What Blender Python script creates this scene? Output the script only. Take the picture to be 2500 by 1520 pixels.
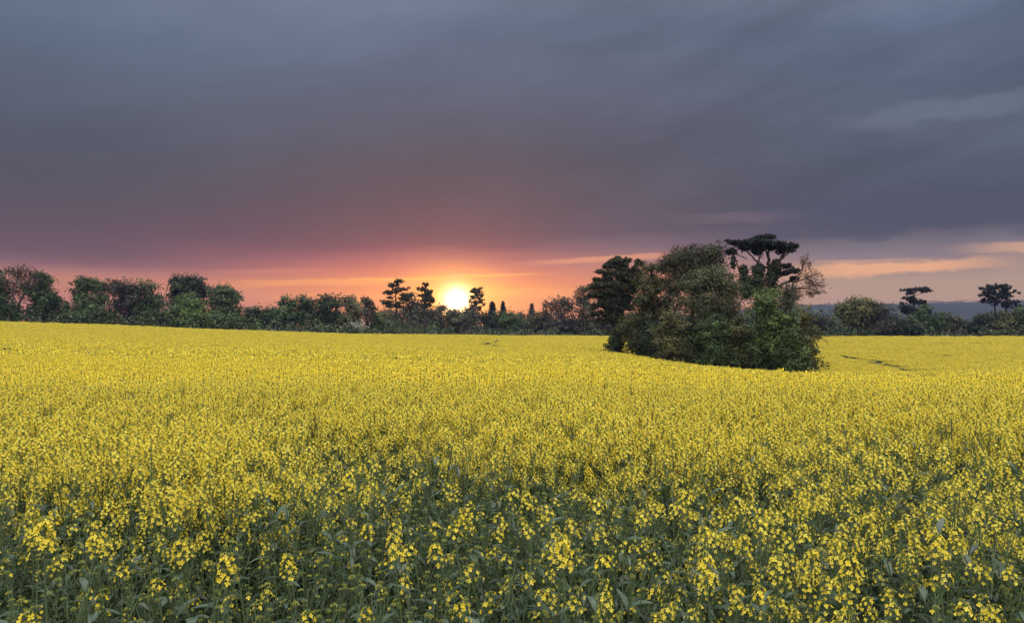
import bpy, math, random
import numpy as np
from mathutils import Vector, Euler, Matrix

# ------------------------------------------------------------------ start
for o in list(bpy.data.objects):
    bpy.data.objects.remove(o, do_unlink=True)
SC = bpy.context.scene
COL = SC.collection
RNG = np.random.default_rng(7)
F = 1800.0            # focal length in photo pixels (photo is 2500 wide)
HOR = 790.0           # photo row of the true horizon
CAMZ = 2.0
def U(px): return (px - 1250.0) / F
def at(px, row, d): return np.array([U(px) * d, d, CAMZ + (HOR - row) / F * d])
def lin(c):
    c = np.asarray(c, float) / 255.0
    return tuple(np.where(c <= 0.04045, c / 12.92, ((c + 0.055) / 1.055) ** 2.4))

# ------------------------------------------------------------------ camera
cam_d = bpy.data.cameras.new('camera')
cam = bpy.data.objects.new('camera', cam_d); COL.objects.link(cam)
cam.location = (0, 0, CAMZ); cam.rotation_euler = (math.pi / 2, 0, 0)
cam_d.sensor_width = 36.0; cam_d.lens = 36.0 * F / 2500.0
cam_d.shift_y = (HOR - 760.0) / 2500.0
cam_d.clip_start = 0.05; cam_d.clip_end = 20000
SC.camera = cam

# ------------------------------------------------------------------ exposure
SC.view_settings.view_transform = 'Standard'; SC.view_settings.look = 'None'
SC.view_settings.gamma = 1.0; SC.view_settings.exposure = 0.0
SC.view_settings.use_curve_mapping = False
SC.render.engine = 'CYCLES'
cy = SC.cycles
cy.use_denoising = True
cy.max_bounces = 6; cy.diffuse_bounces = 3; cy.transmission_bounces = 3; cy.glossy_bounces = 1
cy.volume_bounces = 0; cy.transparent_max_bounces = 8
cy.sample_clamp_indirect = 4.0; cy.caustics_reflective = False; cy.caustics_refractive = False

# ------------------------------------------------------------------ sky
SUN_AZ = math.atan(U(1115)); SUN_EL = math.atan((HOR - 735) / F)
BG = 0.1                                   # background strength
w = bpy.data.worlds.new('World'); SC.world = w; w.use_nodes = True
nt = w.node_tree; nt.nodes.clear()
N = lambda t: nt.nodes.new(t)
def LK(a, b): nt.links.new(a, b)
def setin(sock, v):
    if isinstance(v, bpy.types.NodeSocket): LK(v, sock)
    else: sock.default_value = v
def M(op, a, b=None, c=None, clamp=False):
    n = N('ShaderNodeMath'); n.operation = op; n.use_clamp = clamp
    setin(n.inputs[0], a)
    if b is not None: setin(n.inputs[1], b)
    if c is not None: setin(n.inputs[2], c)
    return n.outputs[0]
def MIX(f, a, b, mode='MIX'):
    n = N('ShaderNodeMix'); n.data_type = 'RGBA'; n.blend_type = mode
    setin(n.inputs[0], f); setin(n.inputs[6], a); setin(n.inputs[7], b)
    return n.outputs[2]
def SM(x, lo, hi):
    n = N('ShaderNodeMapRange'); n.interpolation_type = 'SMOOTHSTEP'
    setin(n.inputs[0], x); n.inputs[1].default_value = lo; n.inputs[2].default_value = hi
    return n.outputs[0]
def XYZ(x, y, z):
    n = N('ShaderNodeCombineXYZ'); setin(n.inputs[0], x); setin(n.inputs[1], y); setin(n.inputs[2], z)
    return n.outputs[0]
def NOISE(vec, scale, detail=3.0, rough=0.5):
    n = N('ShaderNodeTexNoise'); LK(vec, n.inputs['Vector'])
    n.inputs['Scale'].default_value = scale; n.inputs['Detail'].default_value = detail
    n.inputs['Roughness'].default_value = rough
    return n.outputs[0]
tc = N('ShaderNodeTexCoord'); sep = N('ShaderNodeSeparateXYZ'); LK(tc.outputs['Generated'], sep.inputs[0])
dx, dy, dz = sep.outputs
hyp = M('SQRT', M('ADD', M('MULTIPLY', dx, dx), M('MULTIPLY', dy, dy)))
vv = M('DIVIDE', M('MAXIMUM', dz, 0.0), M('MAXIMUM', hyp, 0.02))     # tan(elevation)
az = M('ARCTAN2', dx, dy)                                            # 0 ahead, + to the right
P0 = XYZ(M('MULTIPLY', az, 1.0), M('MULTIPLY', vv, 5.0), 0.0)
# ragged, horizontally drawn out cloud base
warp = M('MULTIPLY', M('SUBTRACT', NOISE(P0, 2.2, 5.0, 0.55), 0.5), 0.055)
warpamt = M('MULTIPLY', warp, SM(vv, 0.015, 0.10))
v2 = M('MAXIMUM', M('ADD', vv, warpamt), 0.0)
tpos = M('DIVIDE', v2, M('ADD', v2, 0.25))
def ramp(px, rows, upper):
    ca = math.cos(math.atan(U(px))) if px is not None else 1.0
    n = N('ShaderNodeValToRGB'); LK(tpos, n.inputs[0])
    el = n.color_ramp.elements
    pts = []
    for r, c in rows:
        v = max(0.0, (HOR - r) / F * ca); pts.append((v / (v + 0.25), [x / BG for x in lin(c)]))
    for v, c in upper: pts.append((v / (v + 0.25), [x / BG for x in c]))
    pts.sort(key=lambda p: p[0])
    while len(el) > 1: el.remove(el[-1])
    el[0].position = pts[0][0]; el[0].color = (*pts[0][1], 1)
    for p, c in pts[1:]:
        e = el.new(p); e.color = (*c, 1)
    return n.outputs[0]
# unseen overcast overhead and behind the viewer, made much brighter to light the field
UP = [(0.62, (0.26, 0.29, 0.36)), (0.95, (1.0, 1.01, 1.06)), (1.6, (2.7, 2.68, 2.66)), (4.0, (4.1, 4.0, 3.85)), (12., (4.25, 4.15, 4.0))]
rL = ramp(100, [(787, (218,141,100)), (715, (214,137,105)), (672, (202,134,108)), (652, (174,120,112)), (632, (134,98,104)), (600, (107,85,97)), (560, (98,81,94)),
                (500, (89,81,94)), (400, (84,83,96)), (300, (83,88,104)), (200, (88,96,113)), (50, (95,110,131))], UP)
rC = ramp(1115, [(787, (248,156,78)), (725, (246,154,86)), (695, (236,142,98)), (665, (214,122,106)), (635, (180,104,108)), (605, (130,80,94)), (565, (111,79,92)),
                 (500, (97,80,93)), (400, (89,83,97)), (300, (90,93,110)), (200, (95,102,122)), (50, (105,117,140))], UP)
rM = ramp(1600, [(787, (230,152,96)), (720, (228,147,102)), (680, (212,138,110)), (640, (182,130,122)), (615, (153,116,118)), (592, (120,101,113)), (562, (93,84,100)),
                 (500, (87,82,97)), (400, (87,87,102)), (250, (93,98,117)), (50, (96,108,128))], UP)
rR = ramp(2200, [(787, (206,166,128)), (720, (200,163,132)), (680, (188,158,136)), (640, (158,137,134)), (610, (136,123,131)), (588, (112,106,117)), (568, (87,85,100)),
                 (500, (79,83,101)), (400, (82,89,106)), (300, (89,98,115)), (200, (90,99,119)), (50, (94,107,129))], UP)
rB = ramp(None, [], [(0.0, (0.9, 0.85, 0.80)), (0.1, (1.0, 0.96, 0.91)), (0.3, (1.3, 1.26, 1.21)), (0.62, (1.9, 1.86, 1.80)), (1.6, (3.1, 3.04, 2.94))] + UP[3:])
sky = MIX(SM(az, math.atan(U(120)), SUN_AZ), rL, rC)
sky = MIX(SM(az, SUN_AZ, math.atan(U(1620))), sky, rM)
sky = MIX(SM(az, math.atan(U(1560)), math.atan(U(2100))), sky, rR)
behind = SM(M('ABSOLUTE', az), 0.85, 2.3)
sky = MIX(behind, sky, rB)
# soft brightness streaks in the cloud, slanting up to the right
rot = XYZ(M('ADD', M('MULTIPLY', az, 1.2), M('MULTIPLY', vv, 0.6)), M('SUBTRACT', M('MULTIPLY', vv, 4.6), M('MULTIPLY', az, 1.4)), 3.7)
st = M('SUBTRACT', NOISE(rot, 1.6, 7.0, 0.58), 0.5)
stf = M('MULTIPLY', SM(vv, 0.08, 0.2), M('ADD', 0.35, M('MULTIPLY', SM(az, -0.1, 0.35), 0.75)))
mot = M('MULTIPLY', M('SUBTRACT', NOISE(XYZ(M('MULTIPLY', az, 2.2), M('MULTIPLY', vv, 4.2), 8.1), 3.0, 8.0, 0.62), 0.5), M('MULTIPLY', SM(vv, 0.09, 0.2), 0.30))
gain = M('ADD', M('ADD', 1.0, mot), M('MULTIPLY', M('MULTIPLY', st, stf), 1.35))
sky = MIX(1.0, sky, XYZ(gain, gain, gain), 'MULTIPLY')
# clear slots of lit cirrus under the cloud
bn = NOISE(XYZ(M('MULTIPLY', az, 9.0), M('MULTIPLY', vv, 30.0), 1.3), 1.6, 8.0, 0.64)
def slot(p1, r1, p2, r2, th, colr, amt):
    global sky
    a1, a2 = math.atan(U(p1)), math.atan(U(p2))
    v1, v2_ = (HOR - r1) / F * math.cos(a1), (HOR - r2) / F * math.cos(a2)
    k = (v2_ - v1) / (a2 - a1)
    t = th / F
    dv = M('ADD', M('SUBTRACT', vv, M('ADD', v1 - k * a1, M('MULTIPLY', az, k))), M('MULTIPLY', M('SUBTRACT', bn, 0.5), t * 2.6))
    prof = M('SUBTRACT', 1.0, SM(M('ABSOLUTE', dv), t * 0.45, t * 1.25))
    e = 0.06
    win = M('MULTIPLY', SM(az, a1 - e, a1 + e), M('SUBTRACT', 1.0, SM(az, a2 - e, a2 + e)))
    sky = MIX(M('MULTIPLY', M('MULTIPLY', prof, win), amt), sky, (*[x / BG for x in lin(colr)], 1))
slot(1960, 664, 2400, 641, 15, (246,182,136), 0.95)
slot(1985, 642, 2200, 634, 5, (226,172,138), 0.6)
slot(2415, 606, 2600, 602, 11, (236,180,142), 0.8)
slot(1330, 640, 1660, 621, 7, (232,158,124), 0.8)
slot(600, 692, 1010, 684, 9, (248,164,100), 0.8)
slot(560, 664, 760, 658, 7, (214,138,112), 0.5)
slot(640, 728, 1000, 722, 10, (250,164,100), 0.5)
slot(880, 683, 1070, 679, 4, (255,182,100), 0.8)
slot(1120, 672, 1290, 669, 4, (255,186,104), 0.6)
slot(300, 706, 640, 716, 16, (226,146,118), 0.6)
slot(1150, 712, 1420, 716, 14, (250,170,104), 0.5)
slot(1850, 540, 2600, 505, 46, (77,81,101), 0.75)
slot(1650, 372, 2150, 330, 42, (86,94,112), 0.4)
slot(2080, 300, 2560, 232, 26, (112,121,139), 0.6)
slot(2180, 232, 2560, 168, 20, (84,95,114), 0.5)
slot(1330, 128, 1620, 92, 22, (87,97,115), 0.45)
slot(1690, 535, 1900, 528, 14, (122,104,116), 0.5)
# glow round the sun
sd = Vector((math.sin(SUN_AZ) * math.cos(SUN_EL), math.cos(SUN_AZ) * math.cos(SUN_EL), math.sin(SUN_EL)))
da = M('SUBTRACT', az, SUN_AZ); de = M('SUBTRACT', M('ARCTANGENT', vv), SUN_EL)
def glow(sa, se, colr, k, pw=2.0):
    global sky
    q = M('ADD', M('POWER', M('ABSOLUTE', M('DIVIDE', da, sa)), 2.0), M('POWER', M('ABSOLUTE', M('DIVIDE', de, se)), 2.0))
    g = M('EXPONENT', M('MULTIPLY', M('POWER', q, pw / 2), -1.0))
    front = M('GREATER_THAN', dy, 0.0)
    g = M('MULTIPLY', M('MULTIPLY', g, front), k / BG)
    gc = MIX(1.0, XYZ(g, g, g), (*colr, 1), 'MULTIPLY')
    sky = MIX(1.0, sky, gc, 'ADD')
glow(math.radians(18), math.radians(2.4), (1.0, 0.30, 0.02), 0.16)
glow(math.radians(7.0), math.radians(2.4), (1.0, 0.38, 0.01), 0.42)
glow(math.radians(3.2), math.radians(2.2), (1.0, 0.56, 0.06), 0.95)
glow(math.radians(0.80), math.radians(0.80), (1.0, 0.88, 0.56), 5.0, 1.7)
# clear sky high behind the cloud
nis = N('ShaderNodeTexSky'); nis.sky_type = 'NISHITA'; nis.sun_disc = False
nis.sun_elevation = SUN_EL; nis.sun_rotation = SUN_AZ; nis.altitude = 80
nis.air_density = 1.2; nis.dust_density = 2.0
sky = MIX(0.06, sky, nis.outputs[0])
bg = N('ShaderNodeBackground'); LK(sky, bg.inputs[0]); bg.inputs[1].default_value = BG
wo = N('ShaderNodeOutputWorld'); LK(bg.outputs[0], wo.inputs[0])
w.cycles.sampling_method = 'MANUAL'; w.cycles.sample_map_resolution = 1024

# ------------------------------------------------------------------ sun
sl = bpy.data.lights.new('sun', 'SUN'); sl.energy = 0.35; sl.angle = math.radians(2.0); sl.color = (1.0, 0.55, 0.25)
so = bpy.data.objects.new('sun', sl); COL.objects.link(so)
so.rotation_euler = (-sd).to_track_quat('-Z', 'Y').to_euler(); so.location = (0, 0, 60)

# ------------------------------------------------------------------ helpers
def tag(o, label=None, cat=None, group=None, kind=None):
    if label: o['label'] = label
    if cat: o['category'] = cat
    if group: o['group'] = group
    if kind: o['kind'] = kind
    return o
def empty(name, loc):
    o = bpy.data.objects.new(name, None); COL.objects.link(o); o.location = loc
    o.empty_display_size = 0.3
    return o
class Geo:
    """collects quads and triangles with a per-vertex tint and a material number, becomes ONE mesh"""
    def __init__(s): s.v = []; s.q = []; s.t = []; s.tint = []; s.qm = []; s.tm = []; s.n = 0
    def add(s, verts, quads=None, tris=None, tint=0.5, mat=0):
        verts = np.asarray(verts, np.float32).reshape(-1, 3)
        s.v.append(verts)
        tt = np.broadcast_to(np.asarray(tint, np.float32), (len(verts),)) if np.ndim(tint) < 2 else tint
        s.tint.append(tt)
        if quads is not None and len(quads):
            q = np.asarray(quads, np.int32).reshape(-1, 4) + s.n; s.q.append(q); s.qm.append(np.full(len(q), mat, np.int32))
        if tris is not None and len(tris):
            q = np.asarray(tris, np.int32).reshape(-1, 3) + s.n; s.t.append(q); s.tm.append(np.full(len(q), mat, np.int32))
        s.n += len(verts)
    def merge(s, g, Mx=None):
        v = np.concatenate(g.v)
        if Mx is not None:
            Mx = np.array(Mx); v = v @ Mx[:3, :3].T + Mx[:3, 3]
        s.v.append(v.astype(np.float32)); s.tint.append(np.concatenate(g.tint))
        for q, m in zip(g.q, g.qm): s.q.append(q + s.n); s.qm.append(m)
        for q, m in zip(g.t, g.tm): s.t.append(q + s.n); s.tm.append(m)
        s.n += len(v)
    def mesh(s, name, mats, smooth=False):
        me = bpy.data.meshes.new(name)
        v = np.concatenate(s.v) if s.v else np.zeros((0, 3), np.float32)
        q = np.concatenate(s.q) if s.q else np.zeros((0, 4), np.int32)
        t = np.concatenate(s.t) if s.t else np.zeros((0, 3), np.int32)
        me.vertices.add(len(v)); me.vertices.foreach_set('co', v.ravel())
        loops = np.concatenate([q.ravel(), t.ravel()]).astype(np.int32)
        me.loops.add(len(loops)); me.loops.foreach_set('vertex_index', loops)
        me.polygons.add(len(q) + len(t))
        st_ = np.concatenate([np.arange(len(q)) * 4, len(q) * 4 + np.arange(len(t)) * 3]).astype(np.int32)
        me.polygons.foreach_set('loop_start', st_)
        mi = np.concatenate((s.qm or [np.zeros(0, np.int32)]) + (s.tm or [])).astype(np.int32)
        me.polygons.foreach_set('material_index', mi)
        if smooth: me.polygons.foreach_set('use_smooth', np.ones(len(q) + len(t), bool))
        a = me.attributes.new('tint', 'FLOAT', 'POINT')
        a.data.foreach_set('value', np.concatenate(s.tint).astype(np.float32))
        for m in mats: me.materials.append(m)
        me.update(calc_edges=True)
        return me
    def obj(s, name, mats, parent=None, loc=None, smooth=False):
        o = bpy.data.objects.new(name, s.mesh(name, mats if isinstance(mats, (list, tuple)) else [mats], smooth)); COL.objects.link(o)
        if parent: o.parent = parent
        if loc is not None: o.location = loc
        return o
def unit(a): return a / np.maximum(np.linalg.norm(a, axis=-1, keepdims=True), 1e-9)
def segs(g, p0, p1, r0, r1, sides=5, tint=0.5, mat=0):
    """a batch of tapered prisms"""
    p0 = np.asarray(p0, float).reshape(-1, 3); p1 = np.asarray(p1, float).reshape(-1, 3); n = len(p0)
    if n == 0: return
    r0 = np.broadcast_to(r0, (n,)); r1 = np.broadcast_to(r1, (n,))
    d = unit(p1 - p0); ref = np.where(np.abs(d[:, 2:3]) > 0.9, [[1., 0, 0]], [[0, 0, 1.]])
    a = unit(np.cross(d, ref)); b = np.cross(d, a)
    th = np.arange(sides) / sides * 2 * math.pi
    ring = a[:, None] * np.cos(th)[None, :, None] + b[:, None] * np.sin(th)[None, :, None]
    V = np.concatenate([p0[:, None] + ring * r0[:, None, None], p1[:, None] + ring * r1[:, None, None]], 1)
    i = np.arange(sides); j = (i + 1) % sides
    q = np.stack([i, j, j + sides, i + sides], 1)
    Q = (np.arange(n) * 2 * sides)[:, None, None] + q[None]
    tt = np.repeat(np.broadcast_to(np.asarray(tint, float), (n,)), 2 * sides)
    g.add(V.reshape(-1, 3), Q.reshape(-1, 4), tint=tt, mat=mat)
def poly(g, pts, radii, sides=6, tint=0.5, mat=0):
    """one welded tube along a polyline"""
    pts = np.asarray(pts, float); k = len(pts); radii = np.broadcast_to(radii, (k,))
    d = unit(np.gradient(pts, axis=0)); ref = np.array([0.31, 0.95, 0.05])
    a = unit(np.cross(d, ref)); b = np.cross(d, a)
    th = np.arange(sides) / sides * 2 * math.pi
    ring = a[:, None] * np.cos(th)[None, :, None] + b[:, None] * np.sin(th)[None, :, None]
    V = pts[:, None] + ring * radii[:, None, None]
    i = np.arange(sides); j = (i + 1) % sides
    q = np.concatenate([np.stack([i, j, j + sides, i + sides], 1) + r * sides for r in range(k - 1)])
    g.add(V.reshape(-1, 3), q, tint=tint, mat=mat)
def cards(g, c, nrm, size, aspect=0.6, tint=0.5, axis=None, mat=0, rng=RNG):
    """leaf shaped quads (kites) at c, facing nrm"""
    c = np.asarray(c, float); n = len(c)
    if n == 0: return
    nrm = unit(nrm)
    ref = rng.normal(size=(n, 3)) if axis is None else axis
    u = unit(np.cross(nrm, np.cross(ref, nrm) + 1e-6)) if axis is not None else unit(np.cross(nrm, ref))
    if axis is not None: u = unit(axis)
    wv = unit(np.cross(nrm, u))
    s = np.broadcast_to(size, (n,))[:, None]
    V = np.stack([c - u * s, c + wv * s * aspect - u * s * .15, c + u * s, c - wv * s * aspect - u * s * .15], 1)
    tt = np.repeat(np.broadcast_to(np.asarray(tint, float), (n,)), 4)
    g.add(V.reshape(-1, 3), np.arange(4 * n).reshape(-1, 4), tint=tt, mat=mat)

# ------------------------------------------------------------------ materials
def new_mat(name):
    m = bpy.data.materials.new(name); m.use_nodes = True; m.node_tree.nodes.clear(); return m
def leaf_mat(name, c0, c1, trans=0.2, rough=0.6, objvar=0.12, spec=0.3):
    """two colours mixed by the leaf's own tint, slightly translucent"""
    m = new_mat(name); t = m.node_tree; n = t.nodes; l = t.links
    at_ = n.new('ShaderNodeAttribute'); at_.attribute_name = 'tint'
    mx = n.new('ShaderNodeMix'); mx.data_type = 'RGBA'
    l.new(at_.outputs['Fac'], mx.inputs[0]); mx.inputs[6].default_value = (*c0, 1); mx.inputs[7].default_value = (*c1, 1)
    oi = n.new('ShaderNodeObjectInfo'); hs = n.new('ShaderNodeHueSaturation')
    ml = n.new('ShaderNodeMath'); ml.operation = 'MULTIPLY_ADD'; ml.inputs[1].default_value = objvar * 2; ml.inputs[2].default_value = 1 - objvar
    l.new(oi.outputs['Random'], ml.inputs[0]); l.new(ml.outputs[0], hs.inputs['Value']); l.new(mx.outputs[2], hs.inputs['Color'])
    p = n.new('ShaderNodeBsdfPrincipled'); l.new(hs.outputs[0], p.inputs['Base Color']); p.inputs['Roughness'].default_value = rough
    p.inputs['Specular IOR Level'].default_value = spec
    tr = n.new('ShaderNodeBsdfTranslucent'); l.new(hs.outputs[0], tr.inputs[0])
    ms = n.new('ShaderNodeMixShader'); ms.inputs[0].default_value = trans
    l.new(p.outputs[0], ms.inputs[1]); l.new(tr.outputs[0], ms.inputs[2])
    o = n.new('ShaderNodeOutputMaterial'); l.new(ms.outputs[0], o.inputs[0])
    return m
def solid_mat(name, c0, c1, scale=3.0, rough=0.85, detail=6.0, stretch=(1, 1, 1), bump=0.0):
    m = new_mat(name); t = m.node_tree; n = t.nodes; l = t.links
    g = n.new('ShaderNodeNewGeometry'); mp = n.new('ShaderNodeMapping'); mp.inputs['Scale'].default_value = stretch
    l.new(g.outputs['Position'], mp.inputs[0])
    no = n.new('ShaderNodeTexNoise'); no.inputs['Scale'].default_value = scale; no.inputs['Detail'].default_value = detail
    no.inputs['Roughness'].default_value = 0.65
    l.new(mp.outputs[0], no.inputs['Vector'])
    mr = n.new('ShaderNodeMapRange'); mr.inputs[1].default_value = 0.3; mr.inputs[2].default_value = 0.7; l.new(no.outputs[0], mr.inputs[0])
    mx = n.new('ShaderNodeMix'); mx.data_type = 'RGBA'; l.new(mr.outputs[0], mx.inputs[0])
    mx.inputs[6].default_value = (*c0, 1); mx.inputs[7].default_value = (*c1, 1)
    p = n.new('ShaderNodeBsdfPrincipled'); l.new(mx.outputs[2], p.inputs['Base Color']); p.inputs['Roughness'].default_value = rough
    p.inputs['Specular IOR Level'].default_value = 0.2
    if bump:
        b = n.new('ShaderNodeBump'); b.inputs['Strength'].default_value = bump; l.new(no.outputs[0], b.inputs['Height']); l.new(b.outputs[0], p.inputs['Normal'])
    o = n.new('ShaderNodeOutputMaterial'); l.new(p.outputs[0], o.inputs[0])
    return m
MT = {}
MT['bark'] = solid_mat('bark', (0.045, 0.035, 0.028), (0.085, 0.07, 0.055), 6.0, 0.9, stretch=(1, 1, .25), bump=.4)
MT['dark_bark'] = solid_mat('dark_bark', (0.025, 0.02, 0.017), (0.055, 0.043, 0.035), 6.0, 0.9, stretch=(1, 1, .25), bump=.4)
MT['red_bark'] = solid_mat('red_bark', (0.07, 0.042, 0.03), (0.12, 0.075, 0.052), 5.0, 0.9, stretch=(1, 1, .25), bump=.4)
MT['green'] = leaf_mat('leaf_green', (0.03, 0.052, 0.016), (0.088, 0.135, 0.042))
MT['bright'] = leaf_mat('leaf_bright_green', (0.038, 0.064, 0.018), (0.125, 0.18, 0.048))
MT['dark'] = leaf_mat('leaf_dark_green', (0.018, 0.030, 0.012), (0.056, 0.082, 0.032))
MT['olive'] = leaf_mat('leaf_olive', (0.042, 0.045, 0.015), (0.128, 0.128, 0.042))
MT['yellowish'] = leaf_mat('leaf_yellow_green', (0.06, 0.065, 0.02), (0.15, 0.145, 0.045))
MT['brown'] = leaf_mat('bud_brown', (0.038, 0.044, 0.021), (0.098, 0.104, 0.05))
MT['rust'] = leaf_mat('bud_rust', (0.048, 0.042, 0.023), (0.112, 0.098, 0.056))
MT['purple'] = leaf_mat('twig_purple_brown', (0.028, 0.029, 0.021), (0.07, 0.068, 0.048))
MT['far_leaf'] = leaf_mat('leaf_far_wood', (0.018, 0.023, 0.018), (0.03, 0.036, 0.026), trans=0.0)
MT['greygreen'] = leaf_mat('leaf_grey_green', (0.052, 0.058, 0.028), (0.165, 0.168, 0.085))
MT['pine'] = leaf_mat('needle_pine', (0.022, 0.028, 0.014), (0.085, 0.09, 0.046), trans=0.1)
MT['pine_blue'] = leaf_mat('needle_dark', (0.014, 0.019, 0.016), (0.036, 0.042, 0.034), trans=0.1)
MT['ivy'] = leaf_mat('leaf_ivy', (0.012, 0.02, 0.01), (0.045, 0.062, 0.026), trans=0.1, rough=0.4)
MT['blossom'] = leaf_mat('blossom_pale', (0.14, 0.15, 0.12), (0.34, 0.34, 0.28))
MT['petal'] = leaf_mat('rape_petal', (0.80, 0.615, 0.036), (0.92, 0.78, 0.10), trans=0.38, rough=0.5, objvar=0.06)
MT['bud'] = leaf_mat('rape_bud', (0.12, 0.15, 0.035), (0.30, 0.30, 0.06), trans=0.15)
MT['stem'] = leaf_mat('rape_stem', (0.055, 0.085, 0.038), (0.11, 0.15, 0.065), trans=0.0, rough=0.5)
MT['rleaf'] = leaf_mat('rape_leaf', (0.024, 0.044, 0.027), (0.070, 0.108, 0.066), trans=0.2, rough=0.42, spec=0.5)
MT['soil'] = solid_mat('crop_floor', (0.028, 0.034, 0.014), (0.075, 0.08, 0.03), 2.2, 0.95)
MT['meadow'] = solid_mat('meadow', (0.03, 0.042, 0.018), (0.07, 0.075, 0.03), 0.05, 0.95)
MT['hill'] = solid_mat('hill_woods', (0.018, 0.022, 0.018), (0.032, 0.036, 0.028), 0.02, 0.95, stretch=(1, 1, 3))
MT['white'] = solid_mat('white_render', (0.72, 0.72, 0.70), (0.8, 0.8, 0.78), 1.0, 0.8)
MT['slate'] = solid_mat('roof_slate', (0.08, 0.08, 0.09), (0.14, 0.13, 0.13), 2.0, 0.8)
MT['glass'] = solid_mat('window_pane', (0.03, 0.035, 0.04), (0.05, 0.055, 0.06), 2.0, 0.15)

# ------------------------------------------------------------------ terrain: height of the crop's top
CROP = 1.25
KD = [0.5, 2, 5, 10, 20, 40, 60, 85, 105, 140, 190]
COLS = {  # photo column: rows of the crop top at 10,20,40,60,85,105,140,190 m and (distance, row) of the field's far edge
    -350: ([925, 878, 848, 831, 816, 806, 794, 775], (192, 775)),
    50:   ([925, 885, 858, 842, 828, 818, 805, 785], (200, 783)),
    640:  ([927, 893, 868, 855, 843, 835, 823, 809], (215, 805)),
    1150: ([931, 900, 882, 870, 859, 851, 840, 829], (270, 817)),
    1490: ([936, 906, 889, 876, 863, 855, 844, 832], (280, 819)),
    1650: ([940, 914, 902, 896, 889, 878, 860, 840], (270, 819)),
    1950: ([946, 929, 922, 918, 912, 899, 868, 834], (255, 812)),
    2450: ([948, 929, 919, 911, 901, 888, 861, 830], (245, 810)),
    2900: ([948, 929, 919, 911, 901, 888, 861, 830], (235, 810)),
}
def _table():
    us = np.array([U(p) for p in COLS]); lg = np.linspace(math.log(0.5), math.log(400), 220)
    rowsS = []
    for p, (rows, (de_, re_)) in COLS.items():
        d = np.array(KD + ([de_] if de_ > 195 else []), float)
        r = np.array([0, 0, 0] + rows + ([re_] if de_ > 195 else []), float)
        s = -(r - HOR) / F * d; s[:3] = [-0.75, -0.75, -0.75]
        slope = (s[-1] - s[-2]) / (d[-1] - d[-2])
        d = np.append(d, 400.0); s = np.append(s, s[-1] + slope * 0.2 * (400 - d[-2]))
        x = np.log(d)
        m = np.gradient(s, x)                      # cubic hermite in log distance
        k = np.clip(np.searchsorted(x, lg) - 1, 0, len(x) - 2); h = x[k + 1] - x[k]; t = (lg - x[k]) / h
        rowsS.append((2*t**3-3*t**2+1)*s[k] + (t**3-2*t**2+t)*h*m[k] + (-2*t**3+3*t**2)*s[k+1] + (t**3-t**2)*h*m[k+1])
    rowsS = np.array(rowsS); ug = np.linspace(-0.9, 0.92, 240)
    T = np.array([np.interp(ug, us, rowsS[:, j]) for j in range(len(lg))]).T
    ker = np.exp(-0.5 * (np.arange(-10, 11) / 4.0) ** 2); ker /= ker.sum()
    Tp = np.pad(T, ((10, 10), (0, 0)), mode='edge')
    T = sum(ker[i] * Tp[i:i + len(T)] for i in range(21))
    ex = {-350: 178, 50: 188, 640: 200, 900: 212, 1000: 238, 1150: 264, 1490: 272, 1650: 264, 1950: 222, 2450: 213, 2900: 208}
    de = np.interp(ug, [U(p) for p in ex], list(ex.values()))
    return ug, lg, T, de
UG, LG, TB, DE = _table()
def crop_top(x, y):
    """height above the camera's own ground of the crop's top at a place"""
    x = np.asarray(x, float); y = np.asarray(y, float)
    yy = np.maximum(y, 1.0); u = np.clip(x / np.maximum(yy, 6.0), UG[0], UG[-1]); l = np.clip(np.log(yy), LG[0], LG[-1])
    fi = (u - UG[0]) / (UG[1] - UG[0]); fj = (l - LG[0]) / (LG[1] - LG[0])
    i = np.clip(fi.astype(int), 0, len(UG) - 2); j = np.clip(fj.astype(int), 0, len(LG) - 2); a = fi - i; b = fj - j
    s = (TB[i, j]*(1-a)*(1-b) + TB[i+1, j]*a*(1-b) + TB[i, j+1]*(1-a)*b + TB[i+1, j+1]*a*b)
    return CAMZ + s
def dend(x, y): return np.interp(x / np.maximum(y, 6.0), UG, DE)
def ground_z(x, y):
    x = np.asarray(x, float); y = np.asarray(y, float)
    e = dend(x, y); t = np.clip((y - e) / 500.0, 0, 1); t = t * t * (3 - 2 * t)
    zin = crop_top(x, np.minimum(y, e)) - CROP
    return zin * (1 - t) + (-8.0) * t
def find_d(px, row, lo=20.0):
    """distance at which the crop top shows in this photo row"""
    ds = np.linspace(lo, float(np.interp(U(px), UG, DE)), 1200)
    r = HOR - (crop_top(U(px) * ds, ds) - CAMZ) / ds * F
    return float(ds[np.argmin(np.abs(r - row))])

def sheet(name, X, Y, Z, mat, kind='structure', smooth=True):
    g = Geo(); nx, ny = X.shape
    V = np.stack([X, Y, Z], -1).reshape(-1, 3); i, j = np.meshgrid(np.arange(nx - 1), np.arange(ny - 1), indexing='ij')
    a = (i * ny + j).ravel(); g.add(V, np.stack([a, a + ny, a + ny + 1, a + 1], 1))
    o = g.obj(name, mat, smooth=smooth); o['kind'] = kind
    return o
# field floor (rises to the crop's lower canopy with distance)
uu = np.linspace(-1.0, 1.0, 121)
dd = np.concatenate([np.linspace(-14, 2, 10), np.geomspace(3, 1, 2)[:1], np.geomspace(4, 300, 110)])
UU, DD = np.meshgrid(uu, dd, indexing='ij')
E_ = np.interp(UU * 1.02, UG, DE); DD = np.minimum(DD, E_)
XX = UU * (14 + np.maximum(DD, 0)); 
lift = np.clip((DD - 8) / 40, 0, 1); lift = lift * lift * (3 - 2 * lift)
ZZ = crop_top(XX, DD) - CROP + lift * 0.80
sheet('field', XX, DD, ZZ, MT['soil'])
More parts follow.
